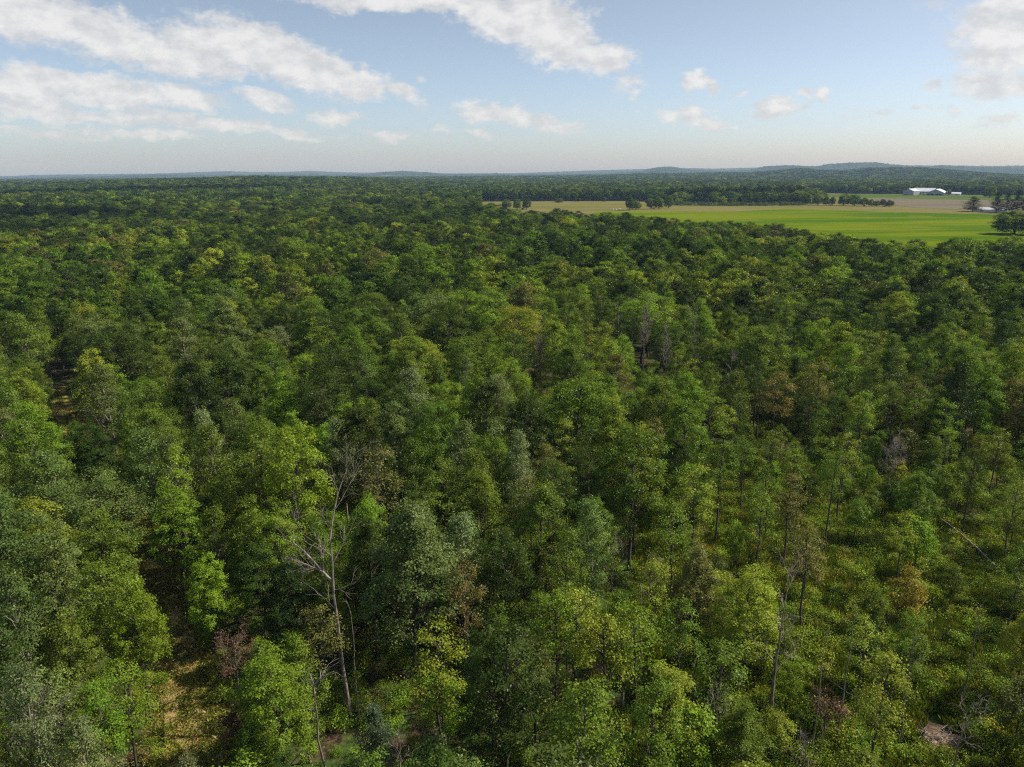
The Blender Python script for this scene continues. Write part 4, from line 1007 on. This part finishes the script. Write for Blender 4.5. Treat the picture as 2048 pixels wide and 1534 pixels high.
def grass():
    r = np.random.default_rng(71); n = 90000
    rr = np.sqrt(r.uniform(24 ** 2, 110 ** 2, n)); a = r.uniform(-0.72, 0.72, n); X = rr * np.sin(a); Y = rr * np.cos(a)
    td = track_dist(X, Y); near = td < 3.2
    px = CX + F_PX * X / Y * 1.0
    thin = (px > 1300) & (rr < 110)
    nz = smooth_noise(X, Y, 0.6, 72)
    keep = (near & (r.uniform(0, 1, n) < np.where(td < 1.1, 0.12, 0.5))) | (thin & (r.uniform(0, 1, n) < 0.8) & (nz > -0.5))
    for (cx_, cy_, q) in CLEAR[:1]: keep &= np.hypot(X - cx_, Y - cy_) > q * 0.7
    X = X[keep]; Y = Y[keep]; near = near[keep]; n = len(X); td = td[keep]
    k = 1500; u = r.uniform(0, 1, k); i = (u * (len(TP) - 1)).astype(int); X = np.concatenate([X, TP[i, 0] + r.normal(size=k) * 1.3]); Y = np.concatenate([Y, TP[i, 1] + r.normal(size=k) * 1.3]); near = np.concatenate([near, np.ones(k, bool)])
    n = len(X); t = np.empty((n, 4), np.float32); base = np.array([(0.16,0.22,0.025), (0.24,0.26,0.035), (0.38,0.28,0.10), (0.10,0.16,0.02)])
    idx = np.where(near, r.choice(4, n, p=[.30, .34, .26, .10]), r.choice(4, n, p=[.42, .22, .06, .30])); t[:, :3] = base[idx] * r.uniform(0.75, 1.25, n)[:, None]; t[:, 3] = 1
    S = r.uniform(0.8, 1.7, n); H = S * np.where(near, r.uniform(0.15, 0.5, n), r.uniform(0.7, 1.6, n))
    gn_scatter('grass', np.stack([X, Y, 0 * X], -1), r.integers(0, 3, n).astype(np.int32), r.uniform(0, 6.28, n).astype(np.float32), np.stack([S, S, H], -1).astype(np.float32), t,
               [[loose('tuft', s)] for s in TUFTS], 'grass tufts on the track and among the slender trees')
    print('grass', n)
grass()

# ------------------------------------------------------------------ farm buildings
def gable(parent, w, l, eave, peak, wallm, roofm, over=0.6, ox=0, oy=0, rot=0):
    """gable end faces -Y; ridge runs along Y"""
    hw = w / 2; ca, sa = math.cos(rot), math.sin(rot)
    def T(v): return [(x * ca - y * sa + ox, x * sa + y * ca + oy, z) for x, y, z in v]
    m = bpy.data.meshes.new('walls')
    V = T([(-hw,0,0),(hw,0,0),(hw,0,eave),(0,0,peak),(-hw,0,eave),(-hw,l,0),(hw,l,0),(hw,l,eave),(0,l,peak),(-hw,l,eave)])
    m.from_pydata(V, [], [(0,1,2,3,4),(6,5,9,8,7),(1,6,7,2),(5,0,4,9)]); m.materials.append(wallm); link('walls', m, parent)
    sl = (peak - eave) / hw; th = 0.25
    for s in (-1, 1):
        x1 = s * (hw + over); z1 = eave - sl * over + 0.1; z0 = peak + 0.1
        V = T([(0,-over,z0),(x1,-over,z1),(x1,l+over,z1),(0,l+over,z0),(0,-over,z0+th),(x1,-over,z1+th),(x1,l+over,z1+th),(0,l+over,z0+th)])
        m = bpy.data.meshes.new('roof'); m.from_pydata(V, [], [(0,1,2,3),(4,7,6,5),(0,4,5,1),(1,5,6,2),(2,6,7,3),(3,7,4,0)]); m.materials.append(roofm); link('roof', m, parent)
def panel(parent, name, w, h, x, y, z, mat, rot=0, d=0.12):
    mb = MB(); mb.box(-w / 2, w / 2, -d, 0, 0, h); o = link(name, mb.mesh(name, mat), parent, (x, y, z)); o.rotation_euler = (0, 0, rot); return o
def at_px(px, py, rot=0.0, name='barn', label='', cat='barn', group=None):
    x, y = ground(px, py); e = link(name, None, None, (x, y, 0.2)); e.rotation_euler = (0, 0, -math.atan2(x, y) + rot); tag(e, label, cat, group); return e
s_b = project(*ground(1840, 390.5), 0)[2] / F_PX      # metres per pixel at the barns
e = at_px(1816, 390.5, R(-24), 'barn', 'smaller grey-walled barn with white gable roof at the left of the farm', 'barn', 'white-roofed farm buildings')
gable(e, 21 * s_b, 26, 7.5, 12, M['grey_wall'], M['white_metal']); panel(e, 'door', 5, 5, -4, -0.05, 0, M['grey_wall'])
e = at_px(1870, 391.0, R(-8), 'cattle_barn', 'big white barn with broad low gable facing the fields', 'barn', 'white-roofed farm buildings')
gable(e, 33 * s_b, 50, 4.5, 11.5, M['grey_wall'], M['white_metal'])
for k, xx in enumerate((-11, -5, 3, 9)): panel(e, 'opening', 4.4, 3.0, xx, -0.05, 0, M['dark'])
e = at_px(1848, 388.9, R(-6), 'long_barn', 'long white-roofed barn wing between the two gabled barns', 'barn', 'white-roofed farm buildings')
gable(e, 20, 38 * s_b, 6, 12.2, M['grey_wall'], M['white_metal'], ox=19 * s_b, oy=4, rot=R(90))
for k, xx in enumerate((-14, -7, 0)): panel(e, 'opening', 4.0, 3.2, xx, -6.1, 0, M['dark'])
e = at_px(1848, 390.3, R(-6), 'lean_to', 'low white lean-to roof before the long barn wing', 'shed', 'white-roofed farm buildings')
mb = MB(); mb.box(-7, 7, -3, 3, 3.0, 3.3); link('roof', mb.mesh('roof', M['white_metal']), e)
for xx in (-6.6, 0, 6.6):
    mb = MB(); mb.box(xx - .15, xx + .15, -2.8, -2.5, 0, 3.0); link('post', mb.mesh('post', M['grey_wall']), e)
e = at_px(1910, 390.6, R(-5), 'small_barn', 'small low white building standing right of the big barn', 'building', 'white-roofed farm buildings')
gable(e, 9, 19 * s_b, 3.0, 5.2, M['white_metal'], M['white_metal'], ox=9.5 * s_b, oy=3, rot=R(90)); panel(e, 'door', 3, 2.4, 2, -1.6, 0, M['grey_wall'])
e = at_px(1979, 424.0, R(-12), 'field_shed', 'long white shed roof showing between the cone-shaped tree and the pines', 'shed')
gable(e, 9, 34, 2.4, 4.6, M['white_metal'], M['white_metal'], ox=17, oy=4, rot=R(90)); panel(e, 'door', 2.4, 2.2, -8, -0.6, 0, M['grey_wall'])
e = at_px(1385, 405.3, R(15), 'house', 'tan house half hidden by the hedge at the edge of the far wood', 'house')
gable(e, 8, 15, 3.2, 5.6, M['tan_wall'], M['tan_roof'], ox=7, oy=0, rot=R(90)); panel(e, 'window', 1.4, 1.2, -3, -4.02, 1.2, M['dark']); panel(e, 'window', 1.4, 1.2, 2, -4.02, 1.2, M['dark']); panel(e, 'door', 1.1, 2.1, -0.5, -4.02, 0, M['dark'])
FARB = [(1031,347.8,9,'leftmost'),(1039,347.2,6,'second'),(1211,347.9,9,'third'),(1240,347.8,7,'fourth'),(1256,347.3,10,'fifth'),(1263,348.0,6,'sixth'),(1275,348.2,5,'rightmost')]
for (px, py, wpx, word) in FARB:
    d = ray(px, 351); a = math.atan2(d.x, d.y); rr_ = 7200.0; x = rr_ * math.sin(a); y = rr_ * math.cos(a)
    z = CAM_H + rr_ * ray(px, py + 1.2).z - 0.0
    e = link('distant_building', None, None, (x, y, float(height(x, y)))); e.rotation_euler = (0, 0, -a)
    tag(e, f'{word} tiny white building near the horizon in front of the hills', 'building', 'distant white buildings on the horizon')
    s = 7200 / F_PX; gable(e, wpx * s, 20, max(6, z - float(height(x, y)) + 3), max(8, z - float(height(x, y)) + 8), M['white_metal'], M['white_metal'])
# wrapped bales and such in the pasture
def bale(px, py, rot, label, sc=1.0):
    x, y = ground(px, py); th = np.linspace(0, 2 * math.pi, 14, endpoint=False); V = []; rr_ = 0.85 * sc
    for q, yy in ((0.0, -0.8), (0.92, -0.8), (1.0, -0.68), (1.0, 0.68), (0.92, 0.8), (0.0, 0.8)):
        V += [(math.cos(t) * rr_ * q, yy * sc, rr_ + math.sin(t) * rr_ * q) for t in th]
    f = [(k * 14 + j, k * 14 + (j + 1) % 14, (k + 1) * 14 + (j + 1) % 14, (k + 1) * 14 + j) for k in range(5) for j in range(14)]
    o = link('bale', mesh_from('bale', np.array(V), np.array(f), M['bale'], smooth=True), None, (x, y, 0.13)); o.rotation_euler = (0, 0, rot); tag(o, label, 'bale', 'pale bales in the pasture')
bale(1226, 420.4, 0.2, 'leftmost pale bale lying in the pasture left of the tall dark tree'); bale(1232, 420.8, 1.0, 'second pale bale in the pasture left of the tall dark tree')
bale(1240, 420.5, 1.5, 'third pale bale, nearest the tall dark tree in the pasture', 1.2)

# two summer clouds high to the right of the view; their shade lies on the left woodland
M['cloud'] = simple_mat('cloud', (0.80,0.80,0.81), (0.86,0.86,0.86), 0.01, 1.0)
def cumulus(sx, sy, w, d, seed, label):
    r = np.random.default_rng(seed); alt = 900.0; k = alt / math.tan(SUN_EL); x = sx + SH[0] * k; y = sy + SH[1] * k
    import bmesh
    bm = bmesh.new()
    for i in range(26):
        a = r.uniform(0, 6.28); q = math.sqrt(r.uniform(0, 1)); c = Vector((math.cos(a) * q * w / 2, math.sin(a) * q * d / 2, r.uniform(0, 30) * (1.3 - q)))
        R1 = min(w, d) * r.uniform(0.14, 0.30) * (1.25 - 0.6 * q)
        res = bmesh.ops.create_icosphere(bm, subdivisions=3, radius=R1, matrix=Matrix.Translation(c))
        for v in res['verts']:
            n_ = (v.co - c).normalized(); v.co += n_ * R1 * 0.16 * (math.sin(v.co.x * 0.09 + i) * math.cos(v.co.y * 0.11) + 0.5 * math.sin(v.co.z * 0.2 + v.co.x * 0.21))
            if v.co.z < -8: v.co.z = -8 + (v.co.z + 8) * 0.12
    me = bpy.data.meshes.new('cloud'); bm.to_mesh(me); bm.free(); me.materials.append(M['cloud'])
    tag(link('cloud', me, None, (x, y, alt)), label, kind='stuff')
cumulus(-640, 1430, 460, 230, 1, 'white cumulus cloud high over the farther left woodland')
cumulus(-420, 690, 210, 150, 2, 'smaller white cumulus cloud high over the nearer left woodland')

# ------------------------------------------------------------------ the air
hz, N = new_mat('haze')
pv = N.n('ShaderNodeVolumePrincipled', ins={'Color': (0.44, 0.66, 1.0, 1.0), 'Absorption Color': (1.0, 1.0, 1.0, 1.0), 'Density': 6.8e-5, 'Anisotropy': 0.0})
N.n('ShaderNodeOutputMaterial', ins={'Volume': pv.outputs[0]})
mb = MB(); mb.box(-17500, 17500, -17500, 17500, -30, 260); o = link('haze', mb.mesh('haze', hz)); tag(o, 'pale blue summer haze over the whole land', kind='stuff')
print('done')
